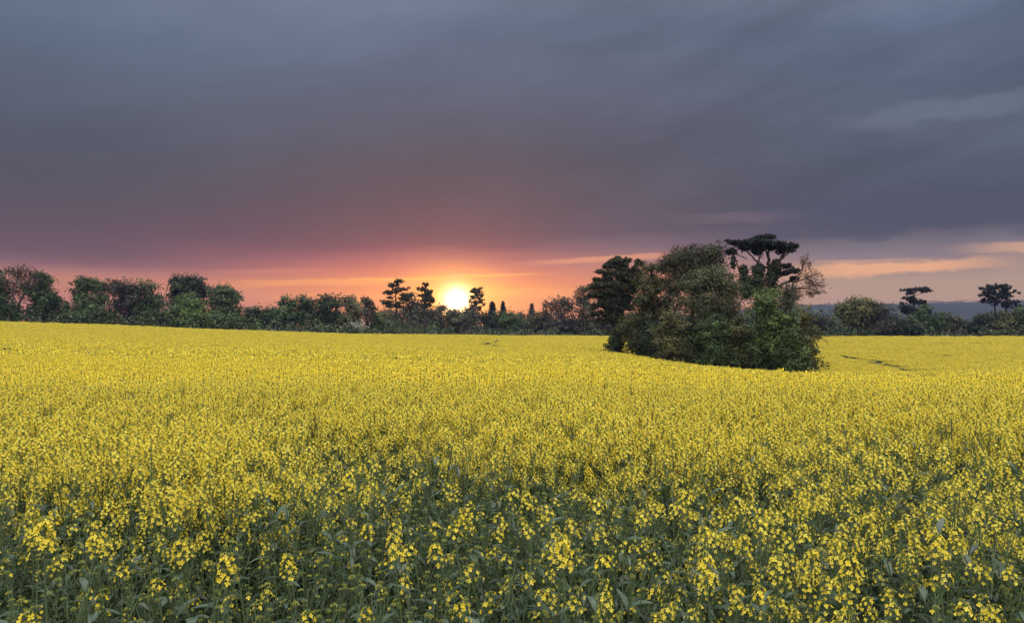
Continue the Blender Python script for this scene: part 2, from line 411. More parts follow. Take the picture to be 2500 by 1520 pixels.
# wider ground to the horizon
gx = np.concatenate([-np.geomspace(2500, 20, 60), np.geomspace(20, 2500, 60)])
gy = np.concatenate([-np.geomspace(350, 20, 16), np.linspace(-10, 400, 90), np.geomspace(410, 2050, 24)])
GX, GY = np.meshgrid(gx, gy, indexing='ij')
GZ = ground_z(GX, GY); GE = dend(GX, GY)
GZ = GZ - np.where(GY < GE - 1, 1.2, 0.03)
sheet('ground', GX, GY, GZ, MT['meadow'])
# wooded hill far off
HD = 1500.0
hp = np.array([900, 1300, 1600, 1800, 1960, 2100, 2250, 2450, 2700, 3100, 3600]); hr = np.array([800, 792, 772, 757, 746, 743, 739, 734, 728, 722, 735])
hx = np.linspace(U(900) * HD, U(3500) * HD, 200); hy = np.linspace(1050, 2000, 60)
HX, HY = np.meshgrid(hx, hy, indexing='ij')
hn = sum(np.sin(HX * f + p) * a for f, p, a in ((.011, 1, 1.2), (.027, 2, .7), (.06, .5, .5), (.13, 3, .4)))
crest = CAMZ + (HOR - np.interp(HX / HD * F + 1250, hp, hr)) / F * HD
sl_ = np.where(HY < HD, np.clip((HY - 1080) / (HD - 1080), 0, 1), np.clip((1980 - HY) / 480, 0, 1)); sl_ = sl_ * sl_ * (3 - 2 * sl_)
HZ = -9.5 + (crest + 9 + hn * .6) * sl_
sheet('hill', HX, HY, HZ, MT['hill'])
def hill_z(x): return CAMZ + (HOR - np.interp(x / HD * F + 1250, hp, hr)) / F * HD

# ------------------------------------------------------------------ trees
def lobe_pts(n, c, r, rng, shell=0.55):
    d = unit(rng.normal(size=(n, 3))); k = shell + (1 - shell) * rng.random(n) ** 0.6
    return c + d * k[:, None] * r, d
def tree(name, label, d, trunk, lobes, mat, style='leaf', bark='bark', dens=1.0, leaf=None, twigs=0.0, cat='tree', group=None, ivy=None, depth=0.8, seed=0, limb=1.0, trunkw=None, gap=0.0, limbs=None, lean_y=0.0, rag=1.0):
    """trunk: photo columns [(px,row),...] from the base upward; lobes: photo ellipses (px,row,rx,ry); d metres away"""
    rng = np.random.default_rng(seed * 977 + int(abs(lobes[0][0]) * 13) + int(lobes[0][1]))
    m = d / F
    bx = U(trunk[0][0]) * d; bz = float(ground_z(bx, d)); base = np.array([bx, d, bz])
    root = empty(name, base); tag(root, label, cat, group)
    L = [(at(px, ro, d) - base, np.array([rx * m, rx * m * depth, ry * m])) for px, ro, rx, ry in lobes]
    L = [(c + np.array([0, rng.uniform(-.35, .35) * r[1] + lean_y, 0]), r) for c, r in L]
    top = max(c[2] + r[2] for c, r in L); wid = max(r[0] for c, r in L)
    # trunk
    tp = [np.zeros(3) - np.array([0, 0, .3])] + [at(px, ro, d) - base for px, ro in trunk[1:]]
    tp = np.array(tp); tw = trunkw or max(0.14, top * 0.02)
    s = np.linspace(0, 1, 10); ts = np.linspace(0, 1, len(tp))
    pts = np.stack([np.interp(s, ts, tp[:, k]) for k in range(3)], 1)
    pts[1:, :2] += rng.normal(size=(9, 2)) * tw * .35
    tg = Geo(); rad = tw * (1.15 - .8 * s); rad[0] *= 1.35
    poly(tg, pts, rad, 7)
    # main limbs to the lobes, then branches to clumps
    cg = Geo(); ig = Geo()
    lf = leaf or (0.0014 * d)
    p0s, p1s, r0s, r1s = [], [], [], []
    def curve(a, b, ra, rb, sag=0.1, k=4):
        mid = (a + b) / 2 + np.array([0, 0, -sag * np.linalg.norm(b - a)]) + rng.normal(size=3) * .06 * np.linalg.norm(b - a)
        t = np.linspace(0, 1, k + 1)[:, None]; q = (1-t)**2*a + 2*(1-t)*t*mid + t**2*b
        rr = ra + (rb - ra) * t[:, 0]
        p0s.extend(q[:-1]); p1s.extend(q[1:]); r0s.extend(rr[:-1]); r1s.extend(rr[1:])
        return q
    def trunk_near(c):
        z = np.clip(c[2] - 0.45 * math.hypot(c[0] - pts[-1, 0], c[1] - pts[-1, 1]), pts[1, 2], pts[-1, 2])
        return np.array([np.interp(z, pts[:, 2], pts[:, k]) for k in range(3)]), float(np.interp(z, pts[:, 2], rad))
    for li, (c, r) in enumerate(L):
        a, ra = trunk_near(c)
        ra2 = max(ra * .5, .02) * limb; rb = max(ra * .2, .012) * limb
        if not (limbs and li in limbs): q = curve(a, c, ra2, rb, 0.08 if style != 'needle' else -0.02)
        area = 4 * math.pi * ((r[0]*r[2])**1.6 / 3 + (r[0]*r[1])**1.6 / 3 + (r[1]*r[2])**1.6 / 3) ** (1 / 1.6)
        if style == 'needle':
            # flat plates of foliage: tufts of needles on the upper side of a fan of twigs
            nt_ = int(max(10, dens * area / (lf * lf * 5.5)))
            nt_ = min(nt_, 800)
            th = rng.random(nt_) * 2 * math.pi; rr = np.sqrt(rng.random(nt_)); rr = rr * (0.8 + 0.2 * np.sin(th * 5 + li) + .12 * rng.normal(size=nt_))
            ns = int(np.clip(5 + r[0] / max(r[2], .1) * 2.2, 6, 15)); sa = rng.random(ns) * 6.28; sr = .85 * np.sqrt(rng.random(ns)); ss = rng.uniform(.24, .56, ns)
            wh = rng.integers(0, ns, nt_); sx = sr[wh] * np.cos(sa[wh]) + ss[wh] * rr * np.cos(th); sy = sr[wh] * np.sin(sa[wh]) + ss[wh] * rr * np.sin(th)
            sz_ = rag * (rng.normal(size=ns) * (.34 * r[2] + .07 * r[0]) - .10 * r[0] * sr ** 2) / r[2] + .1; tilt = rng.normal() * .16 * rag
            P = np.stack([c[0] + r[0]*sx, c[1] + r[1]*sy, c[2] + r[2]*(sz_[wh] + (np.sqrt(np.clip(1 - rr**2, 0, 1))*(rng.random(nt_)*1.3-.5)) * .8) + tilt * r[0] * sx], 1)
            for pidx in rng.choice(nt_, size=min(nt_, 5 + int(limb * 3)), replace=False): curve(c * .6 + a * .4 if rng.random() < .5 else c, P[pidx], rb, rb * .35, .04, 2)
            kk = 5; C = np.repeat(P, kk, 0); dr = unit(rng.normal(size=(len(C), 3)) + np.array([0, 0, .55]))
            tint = np.clip(np.repeat(rng.random(nt_) * .7, kk) + rng.random(len(C)) * .3, 0, 1)
            sz = lf * (0.55 + 1.0 * rng.random(len(C)) ** 1.5)
            cards(cg, C + dr * sz[:, None] * .8, np.cross(dr, rng.normal(size=dr.shape)), sz * 1.15, .42, tint, axis=dr, rng=rng)
        else:
            nc = int(np.clip(area / ((0.26 * min(r[0], r[2]) + 0.25) ** 2 * 5.0), 8, 46))
            P, dr = lobe_pts(nc, c, r, rng, .45)
            keep = rng.random(nc) > gap; P = P[keep]; dr = dr[keep]; nc = len(P)
            for p in P[:max(3, int(nc * .6))]: curve(q[-2] if not (limbs and li in limbs) else c, p, rb * .8, rb * .25, .05, 2)
            rc = 0.36 * (r[0] * r[1] * r[2]) ** (1 / 3) + .15
            nl = int(dens * area * 1.45 / (lf * lf * 1.3) / max(nc, 1)); nl = int(np.clip(nl, 6, 300))
            C = np.repeat(P, nl, 0); off = rng.normal(size=(len(C), 3)) * rc * np.array([.8, .8, .62])
            # leaves gather into small sprays
            spray = rng.normal(size=(len(P) * 5, 3)) * rc * np.array([.72, .72, .55])
            off = spray[np.repeat(np.arange(len(P)), nl) * 5 + rng.integers(0, 5, len(C))] + off * .5
            nr = unit(rng.normal(size=(len(C), 3)) * .75 + np.repeat(dr, nl, 0) * 1.1 + np.array([0, 0, .75]))
            tint = np.clip(np.repeat(rng.random(nc) ** 1.3 * 1.05 - .08, nl) + rng.random(len(C)) * .18, 0, 1)
            cards(cg, C + off, nr, lf * (.6 + .8 * rng.random(len(C))), .62, tint, rng=rng)
            if dens >= .7:      # leaves deeper in the crown close it
                nf_ = int(min(1600, dens * area / (lf * lf * 3.2))); dr2 = unit(rng.normal(size=(nf_, 3))); kf = rng.random(nf_) ** .4 * .93
                wob = 1 + .13 * np.sin(dr2[:, 0] * 5 + li) * np.sin(dr2[:, 2] * 6 + 2 * li) + .08 * np.sin(dr2[:, 1] * 9)
                Pf = c + dr2 * r * (kf * wob)[:, None]
                bl = .5 + .5 * np.sin(dr2[:, 0] * 7 + li * 2) * np.sin(dr2[:, 2] * 8 + dr2[:, 1] * 6)
                cards(cg, Pf, dr2 * 1.1 + rng.normal(size=(nf_, 3)) * .8 + np.array([0, 0, .7]), lf * (.6 + .8 * rng.random(nf_)), .62, np.clip(bl * .7 + .35 * rng.random(nf_) - .1, 0, 1), rng=rng)
        if twigs > 0:
            # bare shoots that reach past the foliage, three orders
            n1 = int(twigs * 10 + 4); tr_ = max(.0055 * d / 25, .012)
            e, dd_ = lobe_pts(n1, c, r * (1.05 if twigs < 2 else 1.16), rng, .7)
            for k in range(n1):
                qq = curve(c + (e[k] - c) * .15, e[k], rb * .6, tr_ * 1.1, -.05, 3)
                for h in range(4):
                    s0 = qq[rng.integers(1, 4)]; dv = unit(dd_[k] + rng.normal(size=3) * .7 + np.array([0, 0, .25])); ln = r[[0, 2]].mean() * rng.uniform(.25, .5)
                    e2 = s0 + dv * ln; p0s.append(s0); p1s.append(e2); r0s.append(tr_); r1s.append(tr_ * .55)
                    for h2 in range(3):
                        s1 = s0 + (e2 - s0) * rng.uniform(.3, .95); dv2 = unit(dv + rng.normal(size=3) * .65); e3 = s1 + dv2 * ln * rng.uniform(.35, .65)
                        p0s.append(s1); p1s.append(e3); r0s.append(tr_ * .7); r1s.append(tr_ * .35)
    segs(tg, p0s, p1s, r0s, r1s, 4)
    tg.obj('trunk', MT[bark], root, smooth=True)
    cg.obj('crown', MT[mat], root)
    if ivy:
        for px, ro, rx, ry in ivy:
            c = at(px, ro, d) - base; r = np.array([rx * m, rx * m, ry * m])
            n = int(min(1500, 26 * rx * ry * m * m / (lf * lf)))
            P, dr = lobe_pts(n, c, r, rng, .6); P += rng.normal(size=P.shape) * .12
            cards(ig, P, dr + rng.normal(size=P.shape) * .5, lf * (.6 + .7 * rng.random(n)), .75, rng.random(n), rng=rng)
        ig.obj('ivy', MT['ivy'], root)
    return root
def limb_obj(root, d, limbs, bark, sides=6):
    """extra hand placed boughs: [(thickness m, [(px,row),...]), ...] joined under the tree as its boughs"""
    base = np.array(root.location); rng = np.random.default_rng(5); m = 1
    for w0, pl in limbs:
        g = Geo(); P = np.array([at(px, ro, d) - base for px, ro in pl]); yo = rng.uniform(-.9, .9)
        s = np.linspace(0, 1, 12); ts = np.linspace(0, 1, len(P)); Q = np.stack([np.interp(s, ts, P[:, k]) for k in range(3)], 1)
        Q[:, 1] += yo * s * 1.2; Q[1:-1] += rng.normal(size=(10, 3)) * w0 * .4
        poly(g, Q, w0 * (1 - .65 * s), sides); g.obj('bough', MT[bark], root, smooth=True)
def conifer(name, label, d, px, base_row, top_row, rx, mat='pine_blue', seed=0, spiky=1.0, cat='tree', group=None, column=False):
    rng = np.random.default_rng(seed + 31); m = d / F; bx = U(px) * d; bz = float(ground_z(bx, d)); base = np.array([bx, d, bz])
    root = empty(name, base); tag(root, label, cat, group)
    H = at(px, top_row, d)[2] - bz; lo = at(px, base_row, d)[2] - bz; R = rx * m
    tg = Geo(); poly(tg, [[0, 0, -.3], [0, 0, H * .5], [0, 0, H * .98]], [H * .022, H * .015, .02], 6); tg.obj('trunk', MT['dark_bark'], root, smooth=True)
    cg = Geo(); nb = 95; lf = 0.0013 * d
    P0, P1 = [], []
    for k in range(nb):
        t = (k + rng.random()) / nb; z = lo + (H - lo) * t
        prof = (math.sin(math.pi * min(1, (t * .86 + .14))) ** .6 if column else (1 - t) ** .85 * (1 - .25 * max(0, .12 - t) / .12))
        ln = R * prof * rng.uniform(.7, 1.12) + .12; th = k * 2.4 + rng.random()
        up = .9 if column else -.12 + .5 * t
        dv = unit(np.array([math.cos(th), math.sin(th), up]))
        a = np.array([0, 0, z]); P0.append(a); P1.append(a + dv * ln)
        nk = int(5 + 26 * ln / R * spiky); s = rng.random(nk) ** .7
        c = a + dv * ln * s[:, None] + rng.normal(size=(nk, 3)) * .1 * R
        dr = unit(dv + rng.normal(size=(nk, 3)) * .5 + np.array([0, 0, -.2 if not column else .6]))
        cards(cg, c, np.cross(dr, rng.normal(size=(nk, 3))), lf * (.7 + .7 * rng.random(nk)), .5, rng.random(nk), axis=dr, rng=rng)
    bgm = Geo(); segs(bgm, P0, P1, .03 + .002 * H, .012, 4); bgm.obj('branches', MT['dark_bark'], root)
    cg.obj('crown', MT[mat], root)
    return root

ROWG = 'trees along the far edge of the field'
CLG = 'trees of the clump standing in the field'

# ---- left row, from the photo's left edge
tree('bare_tree', 'bare leaning brown tree at the far left edge beside the ivy covered tree', 198, [(28, 790), (45, 745), (68, 695), (84, 668)],
     [(58, 690, 34, 34), (84, 674, 20, 15), (30, 705, 40, 38), (40, 665, 26, 14)], 'purple', dens=.10, twigs=2.4, group=ROWG, seed=1)
tree('ivy_covered_tree', 'tall dark green tree thick with ivy near the left edge', 200, [(107, 786), (106, 700), (108, 668)],
     [(108, 682, 21, 20), (100, 713, 29, 27), (122, 722, 20, 18), (112, 742, 34, 22), (105, 770, 47, 24), (135, 735, 13, 16)], 'green', dens=1.0, group=ROWG, seed=2)
tree('edge_tree', 'broad green tree cut by the left picture edge', 196, [(-20, 784), (-18, 700)], [(-22, 700, 45, 34), (-40, 740, 50, 36), (10, 760, 36, 28)], 'green', group=ROWG, seed=3)
conifer('small_fir', 'small dark fir standing between the ivy covered tree and a loose green tree', 214, 163, 792, 738, 20, seed=1, group=ROWG)
tree('loose_green_tree', 'loose green tree with twiggy top right of the small dark fir', 203, [(208, 790), (207, 720), (206, 680)],
     [(205, 689, 20, 15), (193, 716, 20, 20), (226, 701, 27, 19), (213, 742, 36, 26), (246, 728, 20, 22)], 'green', dens=.85, twigs=.8, gap=.15, group=ROWG, seed=4)
tree('undergrowth_bush', 'low dark bush under the loose green tree by the small fir', 199, [(215, 790), (215, 775)], [(205, 775, 38, 20), (245, 772, 26, 22), (170, 785, 24, 10)], 'green', cat='bush', group=ROWG, seed=5)
tree('reddish_bare_tree', 'thin reddish bare tree peeping out between two leafy crowns', 212, [(268, 790), (266, 710)], [(264, 692, 20, 13), (276, 706, 16, 16), (254, 703, 14, 12)], 'brown', dens=.3, twigs=1.8, group=ROWG, seed=6)
tree('dark_purple_tree', 'dark purple brown drooping tree with a black hollow beneath it', 204, [(318, 796), (316, 730), (312, 700)],
     [(308, 704, 28, 18), (300, 732, 24, 26), (322, 735, 28, 28), (326, 768, 26, 20)], 'purple', bark='dark_bark', dens=.95, twigs=1.0, group=ROWG, seed=7)
tree('round_shouldered_tree', 'green tree with a sloping right shoulder beside the dark purple tree', 206, [(365, 798), (362, 735), (358, 706)],
     [(356, 704, 28, 18), (378, 735, 25, 26), (350, 738, 26, 24), (368, 772, 38, 24)], 'green', dens=.9, group=ROWG, seed=8)
tree('green_bush', 'grey green bush in the gap left of the tall round tree', 204, [(416, 800), (416, 780)], [(415, 768, 26, 22), (402, 785, 22, 14)], 'greygreen', cat='bush', dens=.9, group=ROWG, seed=9)
tree('tall_round_tree', 'tall dark round headed tree, highest of the left row', 216, [(462, 800), (460, 730), (458, 690)],
     [(440, 690, 24, 17), (474, 690, 26, 17), (455, 706, 40, 22), (490, 712, 20, 18), (462, 738, 42, 24), (428, 722, 16, 16)], 'dark', dens=1.1, group=ROWG, seed=10)
tree('spreading_tree', 'green tree with loose boughs spreading right from the tall round tree', 214, [(540, 804), (538, 740), (534, 712)],
     [(530, 708, 26, 12), (558, 712, 22, 13), (576, 726, 16, 12), (542, 734, 36, 18), (553, 760, 38, 22)], 'green', dens=.9, twigs=.8, gap=.1, group=ROWG, seed=11)
tree('front_tree', 'mid green domed tree standing in front of the tall round tree', 204, [(466, 802), (466, 750)],
     [(464, 738, 28, 18), (452, 765, 40, 24), (490, 768, 32, 26), (470, 790, 50, 16)], 'bright', dens=.9, group=ROWG, seed=12)
tree('low_green_bush', 'low spreading green bush below the tree with loose spreading boughs', 208, [(545, 805), (545, 790)], [(530, 784, 34, 22), (566, 786, 28, 20)], 'green', cat='bush', group=ROWG, seed=13)
for i, (px, ro, rx, ry, mt, lb) in enumerate([
    (612, 774, 26, 24, 'brown', 'low brownish thicket right of the loose spreading tree'),
    (648, 774, 28, 20, 'green', 'low dark green thicket in the dip of the tree line'),
    (678, 772, 22, 22, 'brown', 'low brown thicket left of the long green grove')]):
    tree('thicket', lb, 228 + i * 2, [(px, 806), (px, 770)], [(px, ro, rx, ry), (px - 10, ro + 14, rx, ry * .8), (px + 9, ro - 8, rx * .7, ry * .7)], mt, dens=.9, twigs=.5, cat='bush', group=ROWG, seed=20 + i)
tree('grove_tree', 'green tree at the left end of the long grove', 226, [(704, 808), (704, 745)], [(704, 740, 22, 16), (698, 765, 28, 24), (716, 782, 34, 24)], 'green', group=ROWG, seed=31)
tree('grove_tree', 'twiggy topped green tree second in the long grove', 228, [(750, 808), (750, 745)], [(748, 738, 24, 15), (744, 764, 30, 24), (760, 784, 34, 22)], 'green', twigs=.7, group=ROWG, seed=32)
tree('grove_tree', 'dense dark dome tree in the middle of the long grove', 227, [(806, 810), (806, 745)], [(804, 738, 29, 16), (802, 764, 32, 24), (810, 786, 36, 22)], 'dark', dens=1.1, group=ROWG, seed=33)
tree('grove_tree', 'blossom speckled grey green tree at the right end of the grove', 222, [(858, 812), (858, 745)], [(854, 738, 23, 16), (862, 764, 24, 24), (852, 788, 28, 22)], 'greygreen', group=ROWG, seed=34)
tree('blossom_bush', 'pale blossoming bush at the field edge below the grove', 218, [(872, 814), (872, 800)], [(872, 796, 22, 14), (858, 803, 20, 10)], 'blossom', dens=.45, cat='bush', group=ROWG, seed=35)
tree('brown_tree', 'brown budding tree between the grove and the large pine', 236, [(896, 812), (894, 745)], [(892, 735, 14, 11), (902, 748, 15, 13), (896, 774, 22, 26)], 'rust', twigs=.9, dens=.7, group=ROWG, seed=36)
tree('young_green_tree', 'small fresh green tree left of the large pine trunk', 240, [(920, 814), (920, 770)], [(920, 776, 20, 22), (926, 793, 22, 18)], 'bright', group=ROWG, seed=37)

# ---- pines, the low wood under the sun, the flat topped cedar
tree('large_pine', 'large black pine with stepped flat branches left of the setting sun', 255, [(967, 812), (967, 745), (969, 684)],
     [(970, 689, 14, 7), (957, 698, 18, 6), (982, 706, 17, 4.5), (967, 711, 11, 5), (949, 716, 19, 5), (990, 721, 19, 4.5), (990, 731, 19, 6), (951, 727, 9, 3), (945, 739, 21, 4), (962, 748, 20, 5), (976, 741, 11, 4)],
     'pine', style='needle', bark='dark_bark', dens=1.4, leaf=.30, rag=.6, group=ROWG, seed=41, trunkw=.42)
tree('leaning_pine', 'narrower dark pine with a pointed head between the large pine and the sun', 255, [(1037, 814), (1036, 750), (1039, 694)],
     [(1040, 697, 11, 7), (1030, 707, 15, 6), (1044, 713, 14, 5), (1034, 722, 20, 6), (1047, 730, 16, 6), (1034, 737, 15, 6), (1040, 746, 20, 6), (1052, 738, 10, 4)],
     'pine', style='needle', bark='dark_bark', dens=1.5, leaf=.30, rag=.6, group=ROWG, seed=42, trunkw=.42)
tree('reddish_bare_tree', 'reddish leafless tree filling the gap between the two pines', 262, [(1002, 812), (1001, 745)], [(1002, 726, 17, 14), (1010, 745, 18, 14), (992, 748, 12, 12)], 'rust', dens=.35, twigs=1.5, group=ROWG, seed=43)
for i, (px, L, mt, tw, dn, lb) in enumerate([
    (955, [(952, 776, 28, 22), (962, 795, 30, 18)], 'brown', .6, .9, 'dull brown round bush at the foot of the large pine'),
    (1012, [(1000, 765, 26, 24), (1028, 772, 28, 26), (1012, 795, 40, 18)], 'brown', .8, .95, 'wide brown tree below the two pines'),
    (1072, [(1074, 752, 12, 10), (1066, 768, 20, 18), (1078, 788, 28, 24)], 'rust', .9, .8, 'loose rusty tree just left below the sun'),
    (1112, [(1104, 772, 20, 16), (1122, 778, 26, 20), (1112, 796, 30, 18)], 'brown', .6, .95, 'low brown tree straight below the sun'),
    (1146, [(1142, 764, 17, 13), (1158, 768, 18, 16), (1150, 788, 30, 24)], 'rust', .7, .95, 'rusty tree round the foot of the flat topped cedar'),
    (1190, [(1184, 776, 20, 16), (1198, 790, 26, 22)], 'brown', .5, .95, 'low brown tree between the cedar and the dark cypress'),
    (1236, [(1230, 778, 24, 18), (1248, 790, 28, 22)], 'green', .4, .9, 'low green tree in front of the two dark cypresses'),
    (1276, [(1270, 782, 24, 18), (1284, 796, 24, 16)], 'brown', .5, .9, 'low brown thicket left of the spiky spruce'),
    (1322, [(1318, 776, 26, 20), (1338, 788, 20, 18), (1308, 795, 26, 16)], 'olive', .3, .95, 'rounded olive green tree right of the spiky spruce')]):
    tree('wood_tree', lb, 284 + (i % 3) * 5, [(px, 816), (px, L[0][1])], L, mt, dens=dn, twigs=tw, group=ROWG, seed=50 + i)
tree('flat_topped_cedar', 'slender cedar with a flat table top right beside the sun', 292, [(1162, 816), (1161, 770), (1162, 705)],
     [(1164, 705, 15, 4.5), (1153, 712, 10, 3.5), (1172, 713, 9, 3), (1174, 721, 9, 3.4), (1153, 726, 10, 3.6), (1172, 730, 11, 3.4), (1177, 739, 10, 3), (1155, 737, 12, 4), (1158, 748, 14, 5), (1173, 750, 12, 5), (1163, 722, 6, 10), (1163, 740, 8, 10)],
     'pine', style='needle', bark='red_bark', dens=1.5, leaf=.24, rag=1.0, group=ROWG, seed=61, trunkw=.3)
conifer('dark_cypress', 'narrow dark cypress nearest the flat topped cedar', 300, 1202, 800, 738, 12, column=True, seed=3, group=ROWG)
conifer('dark_cypress', 'broader dark cypress with a pointed tip right of the narrow one', 304, 1228, 800, 736, 15, column=False, seed=4, group=ROWG, spiky=1.5)
conifer('spiky_spruce', 'small black spiky spruce alone on the skyline right of the cypresses', 300, 1298, 806, 742, 17, seed=5, group=ROWG, spiky=.7)
tree('thin_tree', 'thin pale twiggy tree left of the wide bare tree', 292, [(1333, 816), (1333, 745)], [(1333, 744, 8, 13), (1334, 764, 12, 12)], 'rust', dens=.4, twigs=1.4, group=ROWG, seed=62)
tree('wide_bare_tree', 'wide bare brown tree with a dark trunk left of the clump', 288, [(1378, 816), (1377, 770), (1374, 735)],
     [(1370, 738, 24, 13), (1385, 744, 18, 14), (1355, 748, 16, 14), (1374, 764, 28, 18)], 'rust', dens=.38, twigs=1.6, group=ROWG, seed=63)
tree('pale_budding_tree', 'pale budding tree rising behind the left end of the clump', 280, [(1428, 816), (1426, 745), (1424, 715)],
     [(1424, 714, 21, 15), (1409, 734, 15, 12), (1438, 738, 24, 18), (1425, 755, 28, 16)], 'brown', dens=.5, twigs=1.1, gap=.2, group=ROWG, seed=64)
for i, (px, mt, lb) in enumerate([(1362, 'purple', 'grey purple undergrowth below the wide bare tree'), (1402, 'purple', 'grey purple undergrowth left of the clump'),
                                  (1440, 'greygreen', 'grey green bush at the field edge close to the clump'), (1476, 'purple', 'grey purple undergrowth partly behind the clump')]):
    tree('undergrowth', lb, 282 + i, [(px, 818), (px, 800)], [(px, 786, 26, 20), (px + 8, 800, 26, 14)], mt, dens=.85, twigs=.6, cat='bush', group=ROWG, seed=70 + i)
for i, (px, mt) in enumerate([(1530, 'brown'), (1590, 'green'), (1650, 'brown'), (1710, 'green'), (1770, 'brown'), (1830, 'green'), (1890, 'brown')]):
    lb = ['brown tree glimpsed through the gaps of the clump, first from its left end', 'green tree glimpsed behind the left half of the clump', 'brown tree glimpsed low behind the left half of the clump', 'green tree hidden almost wholly behind the clump centre',
          'brown tree hidden almost wholly behind the clump centre', 'green tree glimpsed behind the right half of the clump', 'brown tree glimpsed behind the right end of the clump'][i]
    tree('wood_tree', lb, 278 - i * 2, [(px, 818), (px, 785)], [(px, 785, 34, 22), (px + 6, 800, 34, 14)], mt, dens=.8, twigs=.4, group=ROWG, seed=80 + i)

# ---- right of the clump
tree('grey_bush', 'grey brown bush right behind the clump', 236, [(1990, 818), (1990, 800)], [(1985, 782, 26, 18), (2008, 795, 26, 16)], 'purple', dens=.8, twigs=.7, cat='bush', group=ROWG, seed=91)
tree('grey_bush', 'low grey brown bush left of the domed oak', 240, [(2040, 818), (2040, 800)], [(2036, 796, 26, 14), (2022, 786, 14, 14)], 'brown', dens=.7, twigs=.9, cat='bush', group=ROWG, seed=92)
tree('domed_oak', 'wide domed oak in thin new leaf right of the clump', 226, [(2098, 820), (2094, 790), (2088, 760)],
     [(2100, 738, 30, 11), (2070, 748, 24, 12), (2128, 748, 24, 13), (2054, 765, 17, 14), (2095, 760, 44, 16), (2085, 782, 26, 14), (2118, 780, 30, 22), (2140, 768, 18, 16)],
     'yellowish', dens=1.0, twigs=.5, gap=.1, group=ROWG, seed=93, trunkw=.5)
limb_obj(bpy.data.objects['domed_oak'], 226, [(.3, [(2096, 800), (2084, 783), (2070, 776)]), (.25, [(2097, 790), (2100, 770), (2108, 752)])], 'dark_bark')
tree('bare_purple_tree', 'bare purple grey tree close to the right of the domed oak', 222, [(2168, 820), (2167, 770)], [(2164, 762, 20, 20), (2172, 785, 22, 24), (2160, 800, 24, 14)], 'purple', dens=.42, twigs=1.5, group=ROWG, seed=94)
tree('layered_cedar', 'layered cedar with a flat top against the blue hill', 232, [(2230, 820), (2231, 760), (2232, 708)],
     [(2240, 706, 24, 3.4), (2214, 708, 14, 2.6), (2258, 711, 13, 2.8), (2224, 716, 16, 3), (2218, 728, 16, 7), (2228, 736, 14, 8), (2246, 738, 16, 3.2), (2254, 742, 12, 3), (2210, 752, 16, 7), (2222, 762, 22, 8), (2204, 742, 8, 4)],
     'pine_blue', style='needle', bark='dark_bark', dens=1.5, leaf=.27, rag=.5, group=ROWG, seed=95, trunkw=.36)
for i, (px, L, mt, lb, d) in enumerate([
    (2255, [(2254, 756, 18, 14), (2250, 780, 26, 18)], 'green', 'rounded green tree hugging the layered cedar', 228),
    (2215, [(2212, 790, 28, 16), (2196, 802, 20, 14), (2236, 800, 26, 14)], 'dark', 'dark green bush under the layered cedar', 222),
    (2296, [(2294, 776, 24, 16), (2286, 796, 28, 16)], 'green', 'mid green round tree right of the layered cedar', 230),
    (2338, [(2336, 784, 18, 14), (2330, 800, 26, 12)], 'greygreen', 'small grey green bush in front of the blue hill', 228),
    (2366, [(2370, 798, 24, 14), (2356, 804, 20, 10)], 'dark', 'low dark bush left of the right hand pines', 226),
    (2410, [(2404, 780, 22, 18), (2424, 786, 28, 20), (2400, 802, 26, 12)], 'dark', 'dark bush round the foot of the right hand pine', 224),
    (2462, [(2460, 780, 30, 20), (2450, 798, 34, 16)], 'olive', 'olive bush at the right picture edge', 222),
    (2520, [(2515, 770, 36, 26), (2530, 796, 40, 20)], 'green', 'green tree beyond the right picture edge', 222)]):
    tree('edge_bush', lb, d, [(px, 820), (px, L[0][1])], L, mt, dens=.95, twigs=.3, cat='bush' if 'bush' in lb else 'tree', group=ROWG, seed=100 + i)
tree('tall_pine', 'dark pine with a bare straight trunk near the right edge', 226, [(2432, 820), (2431, 770), (2430, 712)],
     [(2410, 708, 16, 8), (2426, 704, 15, 7), (2402, 720, 12, 6), (2420, 722, 20, 9), (2438, 716, 12, 8), (2410, 737, 14, 6), (2430, 738, 12, 7)],
     'pine_blue', style='needle', bark='dark_bark', dens=1.6, leaf=.32, group=ROWG, seed=111, trunkw=.4)
tree('tall_pine', 'fuller dark pine cut by the right picture edge', 224, [(2458, 820), (2457, 770), (2456, 715)],
     [(2452, 704, 16, 9), (2464, 718, 20, 10), (2448, 724, 14, 9), (2462, 738, 20, 9), (2456, 748, 12, 7)],
     'pine_blue', style='needle', bark='dark_bark', dens=1.6, leaf=.32, group=ROWG, seed=112, trunkw=.4)

# ---- the clump in the middle of the field
tree('clump_pine', 'layered dark pine at the left end of the clump', 104, [(1506, 880), (1506, 760), (1512, 645)],
     [(1512, 638, 30, 10), (1494, 650, 24, 9), (1560, 645, 15, 11), (1534, 658, 26, 10), (1481, 666, 26, 8), (1546, 674, 25, 11), (1477, 686, 29, 8), (1514, 690, 26, 11), (1456, 702, 25, 5),
      (1494, 709, 30, 11), (1450, 722, 30, 7), (1484, 732, 28, 11), (1530, 715, 26, 12), (1464, 748, 26, 7), (1466, 766, 24, 7), (1480, 782, 24, 10), (1522, 745, 26, 14), (1516, 655, 30, 7), (1506, 670, 33, 7), (1522, 681, 32, 7), (1499, 695, 37, 7), (1516, 703, 34, 7), (1494, 716, 38, 7), (1512, 727, 34, 8), (1492, 740, 36, 7), (1508, 755, 30, 8), (1496, 772, 27, 9), (1546, 688, 20, 9), (1538, 702, 24, 9), (1536, 735, 20, 12)],
     'pine', style='needle', bark='dark_bark', dens=2.8, leaf=.14, rag=.7, group=CLG, seed=121, ivy=[(1507, 770, 17, 34), (1505, 830, 20, 34)], trunkw=.42)
